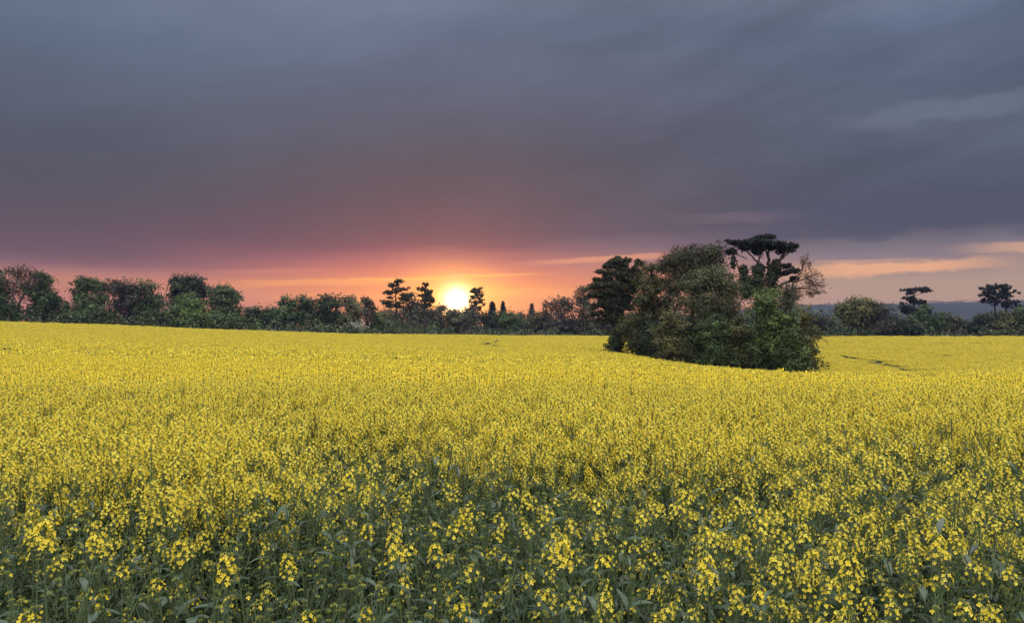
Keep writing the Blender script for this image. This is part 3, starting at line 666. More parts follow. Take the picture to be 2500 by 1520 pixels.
tree('twin_stem_tree', 'olive tree with a ragged crown right of the layered dark pine', 102, [(1584, 884), (1582, 760), (1592, 665)],
     [(1592, 656, 24, 13), (1575, 680, 27, 17), (1606, 688, 26, 22), (1580, 708, 32, 20), (1570, 735, 32, 24), (1606, 745, 28, 26), (1586, 772, 36, 24)], 'olive', bark='dark_bark', dens=.85, gap=.1, twigs=.5, group=CLG, seed=122, leaf=.13)
tree('shrub', 'thin olive shrub below the layered pine with yellow field showing through', 100, [(1545, 880), (1546, 820)],
     [(1545, 782, 27, 22), (1538, 812, 28, 22), (1560, 838, 30, 14), (1578, 790, 22, 24)], 'olive', dens=.55, twigs=.7, gap=.2, cat='bush', group=CLG, seed=123, leaf=.12)
tree('bare_topped_tree', 'tall brownish tree with a rounded bare twiggy top', 98, [(1694, 890), (1692, 760), (1694, 650)],
     [(1654, 630, 32, 20), (1694, 620, 36, 18), (1740, 615, 28, 16), (1632, 646, 24, 16), (1714, 644, 45, 20), (1678, 668, 44, 24), (1652, 694, 30, 26), (1740, 650, 30, 20)], 'brown', bark='dark_bark', dens=.72, twigs=4.0, group=CLG, seed=124, leaf=.12,
     ivy=[(1728, 642, 18, 20), (1642, 735, 26, 30), (1690, 690, 30, 30)], trunkw=.4)
tree('drooping_tree', 'broad grey green tree with drooping boughs in the middle of the clump', 92, [(1742, 900), (1740, 780), (1738, 680)],
     [(1732, 676, 46, 16), (1706, 698, 46, 22), (1768, 700, 36, 26), (1738, 736, 56, 28), (1690, 738, 30, 24), (1748, 770, 46, 20), (1782, 752, 28, 28)], 'greygreen', dens=.95, twigs=.9, group=CLG, seed=125, leaf=.125)
r_ = tree('umbrella_pine', 'tall umbrella pine with a flat dark crown above the clump', 96, [(1884, 890), (1884, 750), (1884, 672), (1878, 650)],
     [(1864, 581, 25, 8), (1842, 594, 40, 8), (1802, 595, 26, 5.5), (1786, 591, 15, 3), (1880, 597, 46, 10), (1912, 604, 38, 8), (1934, 603, 18, 5.5), (1788, 616, 18, 7), (1836, 607, 34, 8), (1850, 618, 15, 5), (1920, 613, 20, 5),
      (1922, 650, 16, 5), (1928, 665, 22, 7), (1908, 668, 18, 8), (1936, 683, 15, 8)],
     'pine_blue', style='needle', bark='dark_bark', dens=3.4, leaf=.14, rag=.4, group=CLG, seed=126, limbs=set(range(11)), trunkw=.46,
     ivy=[(1894, 653, 13, 20), (1884, 680, 14, 26), (1790, 640, 5, 18), (1852, 660, 15, 17), (1816, 660, 9, 14)])
limb_obj(r_, 96, [(.26, [(1884, 672), (1876, 640), (1878, 615), (1884, 598)]), (.27, [(1886, 672), (1896, 645), (1908, 628), (1914, 608)]), (.15, [(1878, 655), (1852, 645), (1838, 630), (1822, 612), (1806, 598)]),
                  (.12, [(1850, 645), (1855, 625), (1852, 600)]), (.12, [(1876, 630), (1868, 605), (1864, 585)]), (.10, [(1852, 690), (1852, 660), (1852, 642)]), (.09, [(1812, 690), (1800, 650), (1791, 630), (1788, 616)]), (.1, [(1908, 628), (1925, 618), (1936, 606)])], 'dark_bark')
tree('ivy_stump_tree', 'two dark ivy wrapped stems standing under the umbrella pine', 94, [(1852, 895), (1852, 700), (1852, 655)], [(1850, 672, 17, 20), (1846, 700, 26, 24), (1816, 672, 12, 18), (1824, 700, 22, 22)], 'dark', dens=1.2, group=CLG, seed=127, leaf=.12)
r_ = tree('half_bare_tree', 'half bare tree with long red brown branches reaching out to the right', 95, [(1926, 895), (1926, 760), (1936, 690)],
     [(1967, 642, 14, 20), (1974, 672, 26, 14), (1994, 695, 25, 13), (1944, 712, 20, 18), (1985, 716, 18, 8), (1918, 708, 24, 22), (1930, 735, 28, 22)], 'rust', bark='red_bark', dens=.06, twigs=1.9, group=CLG, seed=128, leaf=.11, limbs={0, 1, 2, 4}, trunkw=.28)
limb_obj(r_, 95, [(.12, [(1934, 695), (1955, 668), (1964, 645), (1970, 630)]), (.13, [(1932, 700), (1950, 705), (1974, 704), (1998, 716), (2012, 716)]), (.09, [(1940, 690), (1965, 680), (1990, 690), (2012, 690)]), (.06, [(1975, 703), (1990, 695), (2006, 698)])], 'red_bark')
tree('brown_understorey_tree', 'thin brown leaved tree right of the ivy wrapped stems', 93, [(1915, 895), (1915, 780)], [(1914, 712, 24, 20), (1934, 730, 24, 20), (1915, 752, 30, 24), (1880, 700, 18, 20)], 'brown', dens=.5, twigs=.9, gap=.2, group=CLG, seed=129, leaf=.12)
tree('bright_maple', 'bright green leafy tree at the right front of the clump', 85, [(1892, 915), (1890, 830), (1880, 740)],
     [(1867, 720, 26, 18), (1862, 745, 34, 24), (1874, 777, 36, 28), (1916, 783, 28, 24), (1896, 808, 40, 28), (1926, 826, 34, 28), (1880, 838, 36, 26), (1906, 858, 40, 28), (1944, 866, 30, 26), (1926, 890, 40, 18), (1958, 892, 24, 14)],
     'bright', dens=.85, group=CLG, seed=130, leaf=.135)
tree('yellow_green_tree', 'yellow green tree at the right end of the clump with a thin bough hanging out', 88, [(1972, 915), (1970, 830), (1962, 770)],
     [(1956, 764, 24, 18), (1974, 790, 22, 18), (1988, 812, 20, 12), (1968, 830, 26, 20), (1978, 854, 16, 18), (1962, 875, 20, 20)], 'yellowish', dens=.6, twigs=.6, gap=.15, group=CLG, seed=131, leaf=.115)
limb_obj(bpy.data.objects['yellow_green_tree'], 88, [(.06, [(1975, 822), (2000, 822), (2018, 830), (2030, 843)]), (.04, [(2000, 822), (2025, 820), (2045, 822)])], 'dark_bark')
for i, (px, L, mt, dn, lb) in enumerate([
    (1636, [(1640, 772, 24, 20), (1628, 802, 30, 24), (1654, 815, 32, 26), (1634, 842, 36, 24), (1658, 868, 36, 20)], 'olive', .8, 'dark olive bush at the left front of the clump'),
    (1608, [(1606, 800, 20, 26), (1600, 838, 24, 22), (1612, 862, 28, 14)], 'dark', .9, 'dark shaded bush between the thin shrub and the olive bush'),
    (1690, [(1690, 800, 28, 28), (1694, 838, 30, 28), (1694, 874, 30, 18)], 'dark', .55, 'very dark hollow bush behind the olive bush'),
    (1746, [(1746, 800, 34, 22), (1734, 830, 30, 24), (1762, 860, 44, 26), (1730, 876, 30, 18)], 'green', .9, 'dark green bush at the centre front of the clump'),
    (1800, [(1798, 800, 28, 20), (1792, 830, 34, 28), (1808, 872, 40, 24), (1780, 892, 40, 14)], 'olive', .8, 'brownish green bush left of the bright green tree'),
    (1852, [(1850, 845, 32, 28), (1852, 882, 36, 20)], 'green', .9, 'mid green bush at the foot of the bright green tree')]):
    tree('clump_bush', lb, 89 + (6 if i == 2 else 0) + (6 if i == 1 else 0) - (i > 2) * 3, [(px, 915), (px, L[0][1])], L, mt, dens=dn, twigs=.3, cat='bush', group=CLG, seed=140 + i, leaf=.125, bark='dark_bark')

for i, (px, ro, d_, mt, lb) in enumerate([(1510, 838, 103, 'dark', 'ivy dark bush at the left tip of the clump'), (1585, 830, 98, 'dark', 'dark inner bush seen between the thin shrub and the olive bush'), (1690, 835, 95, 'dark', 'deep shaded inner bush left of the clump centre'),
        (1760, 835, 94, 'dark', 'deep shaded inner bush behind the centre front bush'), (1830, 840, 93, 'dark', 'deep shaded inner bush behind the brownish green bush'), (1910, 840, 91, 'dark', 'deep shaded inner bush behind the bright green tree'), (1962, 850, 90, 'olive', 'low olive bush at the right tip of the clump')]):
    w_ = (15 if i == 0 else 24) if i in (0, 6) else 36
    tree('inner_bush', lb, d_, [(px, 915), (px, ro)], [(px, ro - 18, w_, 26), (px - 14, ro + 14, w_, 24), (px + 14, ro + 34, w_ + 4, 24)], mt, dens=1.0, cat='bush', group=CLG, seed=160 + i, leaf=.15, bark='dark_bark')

# nettles and rough growth on the shaded margin round the clump
ng = Geo(); rn = np.random.default_rng(3)
for px, row, rx, n, d0, hgt in [(2013, 913, 26, 700, 80, 1.0), (1985, 918, 20, 300, 80, 1.0), (1470, 858, 26, 500, 104, .75), (1540, 868, 40, 700, 100, .8), (1600, 880, 34, 600, 95, .85)]:
    x = U(px) * d0 + rn.normal(size=n) * rx * .5 * d0 / F; y = d0 + rn.normal(size=n) * 1.1; hh = rn.random(n) * hgt
    c = np.stack([x, y, ground_z(x, y) + hh], 1)
    cards(ng, c, rn.normal(size=(n, 3)) + np.array([0, 0, .6]), .09 + .1 * rn.random(n), .5, rn.random(n), rng=rn)
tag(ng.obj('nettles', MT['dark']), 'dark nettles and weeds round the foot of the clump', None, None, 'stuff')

# undergrowth that closes the foot of the tree line
for nm, mt, sd_, n, lb in (('undergrowth', 'green', 4, 26000, 'tangled green undergrowth under the far tree line'), ('brushwood', 'brown', 5, 22000, 'brown brushwood and saplings under the far tree line')):
    ru = np.random.default_rng(sd_); ug_ = Geo(); px = ru.uniform(-500, 2900, n); off = 3 + 30 * ru.random(n) ** 1.3
    d0 = np.interp((px - 1250) / F, UG, DE) + off
    hh = (2.6 + 1.5 * np.sin(px * .045 + sd_) * np.sin(px * .019) + 1.1 * np.sin(px * .13 + sd_ * 2)) * (.7 + off / 40) + .8
    keep = np.sin(px * .031 + sd_ * 1.9) + np.sin(px * .011 + sd_) + ru.random(n) * 1.6 > -.1
    x = (px - 1250) / F * d0; z = ground_z(x, d0) + ru.random(n) ** .8 * hh
    c = np.stack([x, d0, z], 1)[keep]
    cl = np.repeat(ru.random(len(c) // 40 + 1), 40)[:len(c)]; srt = np.argsort(px[keep]); tint = np.empty(len(c)); tint[srt] = cl
    cards(ug_, c, ru.normal(size=c.shape) + np.array([0, -.3, .6]), .30 + .25 * ru.random(len(c)), .65, np.clip(tint * .7 + .3 * ru.random(len(c)), 0, 1), rng=ru)
    tag(ug_.obj(nm, MT[mt]), lb, None, None, 'stuff')

# far wood in front of the hill and hedgerow trees on its crest: one mass too far to count
fw = Geo(); rf = np.random.default_rng(9)
n = 5200; px = rf.uniform(1500, 2700, n); dd_ = rf.uniform(330, 520, n); hgt = rf.random(n) ** .8
tp_ = 4.5 + 4 * np.sin(px * .021) * np.sin(px * .008 + 2) + 2.5 * np.sin(px * .06)
x = U(px) * dd_; z = ground_z(x, dd_) + hgt * np.clip(tp_ + 5, 3, 12)
cards(fw, np.stack([x, dd_, z], 1), rf.normal(size=(n, 3)) + np.array([0, -.4, .6]), .6 + .7 * rf.random(n), .7, rf.random(n), rng=rf)
tag(fw.obj('distant_wood', MT['green']), 'low blurred wood in front of the blue hill', None, None, 'stuff')
fc = Geo(); n = 2600; x = rf.uniform(U(1900) * HD, U(2800) * HD, n); cl = np.sin(x * .045) + np.sin(x * .021 + 1) + .7 * np.sin(x * .12) > .35
x = x[cl | (rf.random(n) < .2)]; n = len(x); k = .5 + .5 * np.sin(x * .09)
z = hill_z(x) + rf.random(n) * (1.0 + 3.2 * k * k); y = HD + rf.normal(size=n) * 8
cards(fc, np.stack([x, y, z], 1), rf.normal(size=(n, 3)) + np.array([0, -.6, .3]), .8 + .6 * rf.random(n), .7, rf.random(n), rng=rf)
tag(fc.obj('hilltop_trees', MT['far_leaf']), 'line of tiny trees along the crest of the blue hill', None, None, 'stuff')
# the one tiny pale house at the hill's foot
hx0, hy0 = U(2359) * 1330, 1330.0
hz0 = CAMZ + (HOR - 766) / F * 1330
hr_ = empty('white_house', (hx0, hy0, hz0)); tag(hr_, 'tiny white house among trees at the foot of the blue hill', 'house')
g = Geo(); W_, D_, H_ = 2.6, 2.0, 2.0
v = [(-W_, -D_, -2.5), (W_, -D_, -2.5), (W_, D_, -2.5), (-W_, D_, -2.5), (-W_, -D_, H_), (W_, -D_, H_), (W_, D_, H_), (-W_, D_, H_), (-W_, 0, H_ + 1.3), (W_, 0, H_ + 1.3)]
g.add(v, [(0, 1, 5, 4), (1, 2, 6, 5), (2, 3, 7, 6), (3, 0, 4, 7)], [(4, 7, 8), (5, 9, 6)]); g.obj('wall', MT['white'], hr_)
g = Geo(); e = .35
g.add([(-W_-e, -D_-e, H_-.2), (W_+e, -D_-e, H_-.2), (W_+e, 0, H_+1.5), (-W_-e, 0, H_+1.5), (-W_-e, D_+e, H_-.2), (W_+e, D_+e, H_-.2)], [(0, 1, 2, 3), (3, 2, 5, 4)]); g.obj('roof', MT['slate'], hr_)
for xx in (-1.5, 0, 1.5):
    g = Geo(); g.add([(xx-.5, -D_-.04, .4), (xx+.5, -D_-.04, .4), (xx+.5, -D_-.04, 1.5), (xx-.5, -D_-.04, 1.5)], [(0, 1, 2, 3)]); g.obj('window', MT['glass'], hr_)

# ------------------------------------------------------------------ the rape crop
CM = [MT['stem'], MT['rleaf'], MT['petal'], MT['bud']]
def rape_leaf_geo(ln, wd, rng):
    g = Geo(); k = 5; t = np.linspace(0, 1, k); wv = wd * np.sin(math.pi * (t * .82 + .12)) ** .8
    x = ln * t; z = ln * (.28 * t - .55 * t * t) + 0; tw = rng.uniform(-.3, .3)
    V = []
    for i in range(k):
        c = math.cos(tw * t[i]); s_ = math.sin(tw * t[i])
        V += [(x[i], -wv[i] * c, z[i] - wv[i] * s_ + wv[i] * .25), (x[i], 0, z[i]), (x[i], wv[i] * c, z[i] + wv[i] * s_ + wv[i] * .25)]
    q = []
    for i in range(k - 1):
        a = i * 3; q += [(a, a + 1, a + 4, a + 3), (a + 1, a + 2, a + 5, a + 4)]
    g.add(V, q, tint=rng.random() * .7 + .1, mat=1); return g
def flower_geo(g, c, d, size, rng, fine=True):
    """four rounded petals in a cross, opening along d"""
    d = d / np.linalg.norm(d); a = np.cross(d, rng.normal(size=3)); a /= np.linalg.norm(a); b = np.cross(d, a); tt = rng.random()
    cup = rng.uniform(.15, .75)
    for k in range(4):
        th = k * math.pi / 2 + rng.uniform(-.15, .15); e = a * math.cos(th) + b * math.sin(th); f = np.cross(d, e); e = e * math.cos(cup) + d * math.sin(cup)
        s_ = size * rng.uniform(.85, 1.1)
        if fine:
            V = [c, c + e * s_ * .6 + f * s_ * .40, c + e * s_ * 1.0 + f * s_ * .2 + d * -.12 * s_, c + e * s_ * 1.0 - f * s_ * .2 - d * .12 * s_, c + e * s_ * .6 - f * s_ * .40]
            g.add(V, [(0, 1, 2, 3)], [(0, 3, 4)], tint=tt, mat=2)
        else:
            g.add([c, c + e * s_ * .7 + f * s_ * .45, c + e * s_ * 1.05, c + e * s_ * .7 - f * s_ * .45], [(0, 1, 2, 3)], tint=tt, mat=2)
OCT = np.array([(1, 0, 0), (0, 1, 0), (-1, 0, 0), (0, -1, 0), (0, 0, 1), (0, 0, -1)], float)
OCTF = [(0, 1, 4), (1, 2, 4), (2, 3, 4), (3, 0, 4), (1, 0, 5), (2, 1, 5), (3, 2, 5), (0, 3, 5)]
def raceme(nf, rng, fsize, fine=True, scale=1.0):
    """one flower head: bud cluster on top, a ring of open flowers, young pods below; origin at its foot, grows along +z"""
    g = Geo(); fl = []; H = (.038 + .0019 * nf) * scale
    segs(g, [[0, 0, -.02]], [[0, 0, H]], .0017, .0012, 4, .6, 0)
    nb = rng.integers(9, 16)
    for k in range(nb):
        th = k * 2.4; r = .011 * math.sqrt(k / nb) * 1.1 * scale; c = np.array([r * math.cos(th), r * math.sin(th), H + .008 - r * .6])
        g.add(OCT * np.array([.0026, .0026, .0046]) * scale + c, None, OCTF, tint=rng.random(), mat=3)
    for k in range(nf):
        t = (k + .5) / max(nf, 1); th = k * 2.4 + rng.random(); z = H * (.95 - .72 * t); ln = (.015 + .014 * t) * scale
        d = np.array([math.cos(th), math.sin(th), .75 - .35 * t]); d /= np.linalg.norm(d); a = np.array([0, 0, z]); c = a + d * ln
        segs(g, [a], [c], .0008, .0008, 3, .7, 0); fl.append((c, d, fsize * rng.uniform(.85, 1.12)))
    for k in range(6):
        th = k * 2.4 + 1; z = -.01 - .012 * k; d = np.array([math.cos(th), math.sin(th), 1.1]); d /= np.linalg.norm(d)
        segs(g, [[0, 0, z]], [np.array([0, 0, z]) + d * rng.uniform(.025, .05)], .0012, .0006, 3, .5, 0)
    return g, fl
def rot_to(d, spin=0.0):
    d = Vector(d).normalized(); return d.to_track_quat('Z', 'Y').to_matrix().to_4x4() @ Matrix.Rotation(spin, 4, 'Z')
def plant_spec(seed, h, nbr, heads, fsize, nleaf):
    """heads: flowers per head; returns stem Geo, [(leaf number, matrix)], [(flowers, matrix)]"""
    rng = np.random.default_rng(seed); g = Geo(); lean = rng.normal(size=2) * .05
    s = np.linspace(0, 1, 7); ax = np.stack([lean[0] * s**2 * h + .008 * np.sin(s * 5), lean[1] * s**2 * h, s * h], 1)
    poly(g, ax, .0052 * (1.25 - .85 * s), 5, .35, 0)
    tips = [(ax[-1], np.array([lean[0] * 1.5, lean[1] * 1.5, 1.]))]
    for k in range(nbr):
        t = .42 + .45 * (k + rng.random() * .6) / max(nbr, 1); th = k * 2.4 + rng.random() * .8; p = np.array([np.interp(t, s, ax[:, i]) for i in range(3)])
        e = h * rng.uniform(.82, 1.02); run = (e - p[2]) * rng.uniform(.32, .62); q = np.array([p[0] + math.cos(th) * run, p[1] + math.sin(th) * run, e])
        u_ = np.linspace(0, 1, 5)[:, None]; mid = p + (q - p) * .5 + np.array([math.cos(th), math.sin(th), -.3]) * run * .18
        B = (1-u_)**2 * p + 2 * (1-u_) * u_ * mid + u_**2 * q
        poly(g, B, .003 * (1.1 - .6 * u_[:, 0]), 4, .5, 0); tips.append((B[-1], unit(B[-1] - B[-2]) + np.array([0, 0, .6])))
        for bi in (1, 2, 3):        # small bracts up the side shoots
            g.merge(LEAFG[int(rng.integers(0, 4))], Matrix.Translation(B[bi]) @ Matrix.Rotation(th + rng.normal() * 1.2, 4, 'Z') @ Matrix.Rotation(-rng.uniform(0, .9), 4, 'Y') @ Matrix.Scale(rng.uniform(.38, .62), 4))
    lv = []
    for k in range(nleaf):
        t = .15 + .74 * (k + rng.random()) / nleaf; th = k * 2.4 + rng.random(); p = np.array([np.interp(t, s, ax[:, i]) for i in range(3)])
        sc_ = (1.3 - .78 * t) * rng.uniform(.8, 1.2)
        lv.append((int(rng.integers(0, 4)), Matrix.Translation(p) @ Matrix.Rotation(th, 4, 'Z') @ Matrix.Rotation(-rng.uniform(-.1, .75), 4, 'Y') @ Matrix.Scale(sc_, 4)))
    hd = []
    for k, (p, d) in enumerate(tips):
        nf = heads[k % len(heads)]; hd.append((nf, Matrix.Translation(p) @ rot_to(d, rng.random() * 6)))
    return g, lv, hd
rl = np.random.default_rng(21)
LEAFG = [rape_leaf_geo(.125, .018, rl), rape_leaf_geo(.11, .013, rl), rape_leaf_geo(.145, .022, rl), rape_leaf_geo(.095, .012, rl)]
LEAFM = [g.mesh('leaf', CM, True) for g in LEAFG]
HEADS = {}   # flower count -> (Geo of buds and stalks, flowers, full mesh, bud mesh)
for nf in (0, 1, 3, 5, 8, 12, 17, 24):
    g, fl = raceme(int(nf * 1.3), rl, .0080, True, .86 + nf * .014)
    full = Geo(); full.merge(g)
    for c, d, s_ in fl: flower_geo(full, c, d, s_, rl)
    HEADS[nf] = (g, fl, full, full.mesh('flower_head', CM), g.mesh('flower_head', CM))
fg = [Geo() for _ in range(4)]
for g in fg: flower_geo(g, np.zeros(3), np.array([0, 0, 1.]), .0080, rl)
FLOWM = [g.mesh('flower', CM) for g in fg]
# kinds: (height, branches, heads, leaves)
KIND = {'green': [plant_spec(1, 1.12, 5, [0, 0, 1, 0, 3], .0088, 12), plant_spec(2, 1.2, 6, [0, 1, 0, 0, 3], .0088, 12), plant_spec(3, 1.05, 5, [0, 0, 3, 0], .0088, 13)],
        'part': [plant_spec(4, 1.18, 5, [5, 3, 0, 8, 1], .0088, 12), plant_spec(5, 1.12, 6, [8, 1, 5, 0, 3], .0088, 12), plant_spec(6, 1.24, 5, [5, 0, 3, 8], .0088, 11)],
        'bloom': [plant_spec(7, 1.22, 5, [12, 8, 5, 12, 8], .0088, 11), plant_spec(8, 1.16, 5, [17, 8, 12, 5], .0088, 11), plant_spec(9, 1.28, 4, [12, 17, 8, 12], .0088, 11)],
        'hero': [plant_spec(10, 1.22, 2, [24, 12, 8], .0088, 10), plant_spec(11, 1.2, 3, [17, 12, 5, 3], .0088, 10), plant_spec(12, 1.24, 1, [24, 8], .0088, 10)]}
STEMM = {k: [p[0].mesh('stem', CM, True) for p in v] for k, v in KIND.items()}
def place_plant(kind, var, loc, rz, sc_, label, group, flowers=False, tilt=(0, 0)):
    st_, lv, hd = KIND[kind][var]
    r = empty('rapeseed_plant', loc); r.rotation_euler = (tilt[0], tilt[1], rz); r.scale = (sc_,) * 3; tag(r, label, 'plant', group)
    def part(name, me, mx, par=r):
        o = bpy.data.objects.new(name, me); COL.objects.link(o); o.parent = par; o.matrix_local = mx; return o
    part('stem', STEMM[kind][var], Matrix.Identity(4))
    for i, mx in lv: part('leaf', LEAFM[i], mx)
    for nf, mx in hd:
        if flowers and nf:
            h = part('flower_head', HEADS[nf][4], mx)
            for j, (c, d, s_) in enumerate(HEADS[nf][1]): part('flower', FLOWM[j % 4], Matrix.Translation(c) @ rot_to(d, j * 1.3) @ Matrix.Scale(s_ / .0080, 4), h)
        else: part('flower_head', HEADS[nf][3], mx)
    return r
PG = 'rape plants along the near edge of the field'
rp = np.random.default_rng(77)
HERO = [  # photo column, photo row of the topmost flower head, variant, size, what singles it out, its short name
    (130, 1352, 0, 1.10, 'large dense yellow cluster nearest the bottom left corner', 'corner cluster at left'),
    (92, 1292, 1, .98, 'pair of yellow heads at the left edge above the corner cluster', 'paired heads at the left edge'),
    (182, 1262, 1, .95, 'small yellow head beside a dark gap near the left edge', 'small head beside the dark gap'),
    (398, 1226, 0, 1.05, 'big bright yellow head above the dark gap in the left foreground', 'big head over the dark gap'),
    (306, 1322, 1, 1.0, 'loose yellow spray between the left corner cluster and the dark gap', 'loose spray on the left'),
    (505, 1328, 1, 1.02, 'compact yellow head right of the loose left spray', 'compact head in the left half'),
    (688, 1216, 0, .95, 'tall yellow head over dark leaves left of the middle', 'tall head left of the middle'),
    (575, 1422, 2, 1.0, 'yellow head at the bottom edge left of the middle', 'bottom edge head in the left half'),
    (742, 1376, 2, .9, 'small open yellow head over green buds near the bottom', 'small open head over buds'),
    (884, 1200, 0, 1.05, 'broad upright yellow cluster left of the middle', 'broad upright cluster'),
    (905, 1292, 1, 1.0, 'yellow spray right under the broad upright cluster', 'spray under the upright cluster'),
    (1000, 1186, 2, .9, 'round yellow head behind dark leaves at the middle', 'round head at the middle'),
    (1150, 1262, 0, .98, 'long yellow spray in the middle of the foreground', 'long spray in the middle'),
    (1116, 1338, 1, 1.0, 'bright yellow head just above the bottom in the middle', 'bright head in the bottom middle'),
    (1036, 1366, 0, 1.02, 'ragged yellow cluster left of a bright head in the bottom middle', 'ragged cluster in the bottom middle'),
    (1395, 1308, 1, 1.0, 'yellow spray of two tiers right of the middle', 'two tiered spray'),
    (1404, 1400, 0, 1.05, 'dense yellow head at the bottom right of the middle', 'dense head under the two tiers'),
    (1322, 1236, 2, .95, 'small yellow head over grey green leaves right of the middle', 'small head over grey leaves'),
    (1606, 1168, 0, .95, 'tall full yellow head at the upper edge of the green foreground', 'tall full head farther back'),
    (1788, 1412, 2, 1.0, 'single yellow head at the bottom of the right half', 'single bottom head at right'),
    (1980, 1402, 0, 1.02, 'dense yellow head at the bottom right among dark leaves', 'dense bottom right head'),
    (1850, 1316, 1, .98, 'spray of yellow flowers left of the dark patch at right', 'spray by the dark patch'),
    (1998, 1348, 1, .98, 'small tiered yellow spray over the bottom right head', 'tiered spray at right'),
    (2190, 1262, 1, .95, 'wide flat yellow spray at the right', 'wide flat spray at right'),
    (2352, 1356, 2, 1.0, 'yellow head close to the bottom right corner', 'head by the right corner'),
    (2290, 1330, 2, .95, 'thin yellow head left of the right corner head', 'thin head at right'),
]
used = []
for px, row, var, sz, lb, short in HERO:
    top = max(mx.translation.z for nf, mx in KIND['hero'][var][2][:1]) * sz + .06
    d = (CAMZ - top) * F / (row - HOR); x = U(px) * d
    for it in range(3):
        gz = float(crop_top(x, d)) - CROP; d = (CAMZ - top - gz) * F / (row - HOR); x = U(px) * d
    place_plant('hero', var, (x, d, gz), rp.random() * 6.28, sz, 'rape plant with a ' + lb, PG, flowers=True)
    used.append((x, d))
used = np.array(used)
# the other 270 nearest plants
def bloom_noise(x, y): return .5 + .25 * (np.sin(x * 1.9 + 1.3 * np.sin(y * 1.3)) + np.sin(y * 2.3 + 2 * np.sin(x * .9 + 1)))
cand = []
sp = .128
for iy in range(0, 113):
    for ix in range(-86, 87):
        x = (ix + rp.uniform(-.5, .5)) * sp; y = -.7 + (iy + rp.uniform(-.5, .5)) * sp
        cand.append((x, y))
cand = np.array(cand)
cand = cand[np.hypot(cand[:, 0], cand[:, 1]) > .45]
infr = (np.abs(cand[:, 0]) < cand[:, 1] * .73 + .05) & (cand[:, 1] > 1.62)
near = cand[infr]; near = near[np.argsort(near[:, 1])][:270]; ylim = near[:, 1].max()
KL = {'green': 'budding green rape plant', 'part': 'sparsely flowering rape plant', 'bloom': 'full flowering rape plant'}
def where(x, y):
    dist = np.hypot(used[:, 0] - x, used[:, 1] - y); i = int(np.argmin(dist)); dx_, dy_ = x - used[i, 0], y - used[i, 1]; r = dist[i]
    side = ('right of' if dx_ > 0 else 'left of') if abs(dx_) > abs(dy_) * 1.2 else ('behind' if dy_ > 0 else 'below')
    return ('close ' if r < .17 else 'farther ' if r > .36 else '') + side + ' the ' + HERO[i][5]
PLANTS = []
for x, y in near:
    if np.min(np.hypot(used[:, 0] - x, used[:, 1] - y)) < .06: continue
    b = bloom_noise(x, y) * .85 + rp.random() * .4 + (y - 3.25) * .22
    k = 'green' if b < .62 else ('part' if b < .90 else 'bloom')
    PLANTS.append(place_plant(k, int(rp.integers(0, 3)), (x, y, float(crop_top(x, y)) - CROP), rp.random() * 6.28, rp.uniform(.80, 1.05), KL[k] + ' ' + where(x, y), PG, tilt=tuple(rp.normal(size=2) * .10)))

same = {}
for o in PLANTS: same.setdefault(o['label'], []).append(o)
for lb, os_ in same.items():
    nm = {2: ['leftmost', 'rightmost'], 3: ['leftmost', 'middle', 'rightmost'], 4: ['leftmost', 'inner left', 'inner right', 'rightmost'], 5: ['leftmost', 'inner left', 'middle', 'inner right', 'rightmost'], 6: ['leftmost', 'inner left', 'left middle', 'right middle', 'inner right', 'rightmost'], 7: ['leftmost', 'inner left', 'left middle', 'middle', 'right middle', 'inner right', 'rightmost']}.get(len(os_))
    if nm:
        for q_, o in zip(nm, sorted(os_, key=lambda o: o.location.x / o.location.y)): o['label'] = q_ + ' ' + lb
# prototypes for the crop beyond, instanced from points by geometry nodes
PROTO = bpy.data.collections.new('crop_prototypes')
def proto(name, g):
    o = bpy.data.objects.new(name, g.mesh(name, CM)); PROTO.objects.link(o); return o
pi = 0
for kind in ('green', 'part', 'bloom'):
    for var in range(3):
        st_, lv, hd = KIND[kind][var]; g = Geo(); g.merge(st_)
        for i, mx in lv: g.merge(LEAFG[i], mx)
        for nf, mx in hd: g.merge(HEADS[nf][2], mx)
        proto('plant_%02d' % pi, g); pi += 1
# fuller bloom for the crop proper
rq = np.random.default_rng(5)
for var in range(4):
    st_, lv, hd = plant_spec(40 + var, 1.24, 8, [24, 17, 24, 24, 17], .0088, 4); g = Geo(); g.merge(st_)
    for i, mx in lv: g.merge(LEAFG[i], mx)
    for nf, mx in hd: g.merge(HEADS[nf][2], mx)
    proto('plant_%02d' % pi, g); pi += 1
MID0 = pi
for var in range(5):     # half metre patches, flower by flower but simple; z=0 is 1 m below the top
    g = Geo(); nr = 26
    for k in range(nr):
        x, y = rq.uniform(-.34, .34, 2); h = 1.0 + rq.normal() * .055
        segs(g, [[x * .8, y * .8, .3]], [[x, y, h]], .0045, .002, 3, .5, 0)
        for j in range(int(rq.integers(13, 24))):
            th = rq.random() * 6.28; r = rq.uniform(.010, .044); z = h - rq.random() * .085
            d = np.array([math.cos(th), math.sin(th), .7])
            flower_geo(g, np.array([x + r * math.cos(th), y + r * math.sin(th), z]), d, .0125, rq, False)
        g.add(OCT * np.array([.009, .009, .012]) + np.array([x, y, h + .008]), None, OCTF, tint=rq.random(), mat=3)
    for k in range(20):
        g.merge(LEAFG[int(rq.integers(0, 4))], Matrix.Translation((rq.uniform(-.3, .3), rq.uniform(-.3, .3), rq.uniform(.40, .76))) @ Matrix.Rotation(rq.random() * 6.28, 4, 'Z') @ Matrix.Rotation(rq.uniform(-.9, .2), 4, 'Y') @ Matrix.Scale(.9, 4))
    proto('plant_%02d' % pi, g); pi += 1
FAR0 = pi
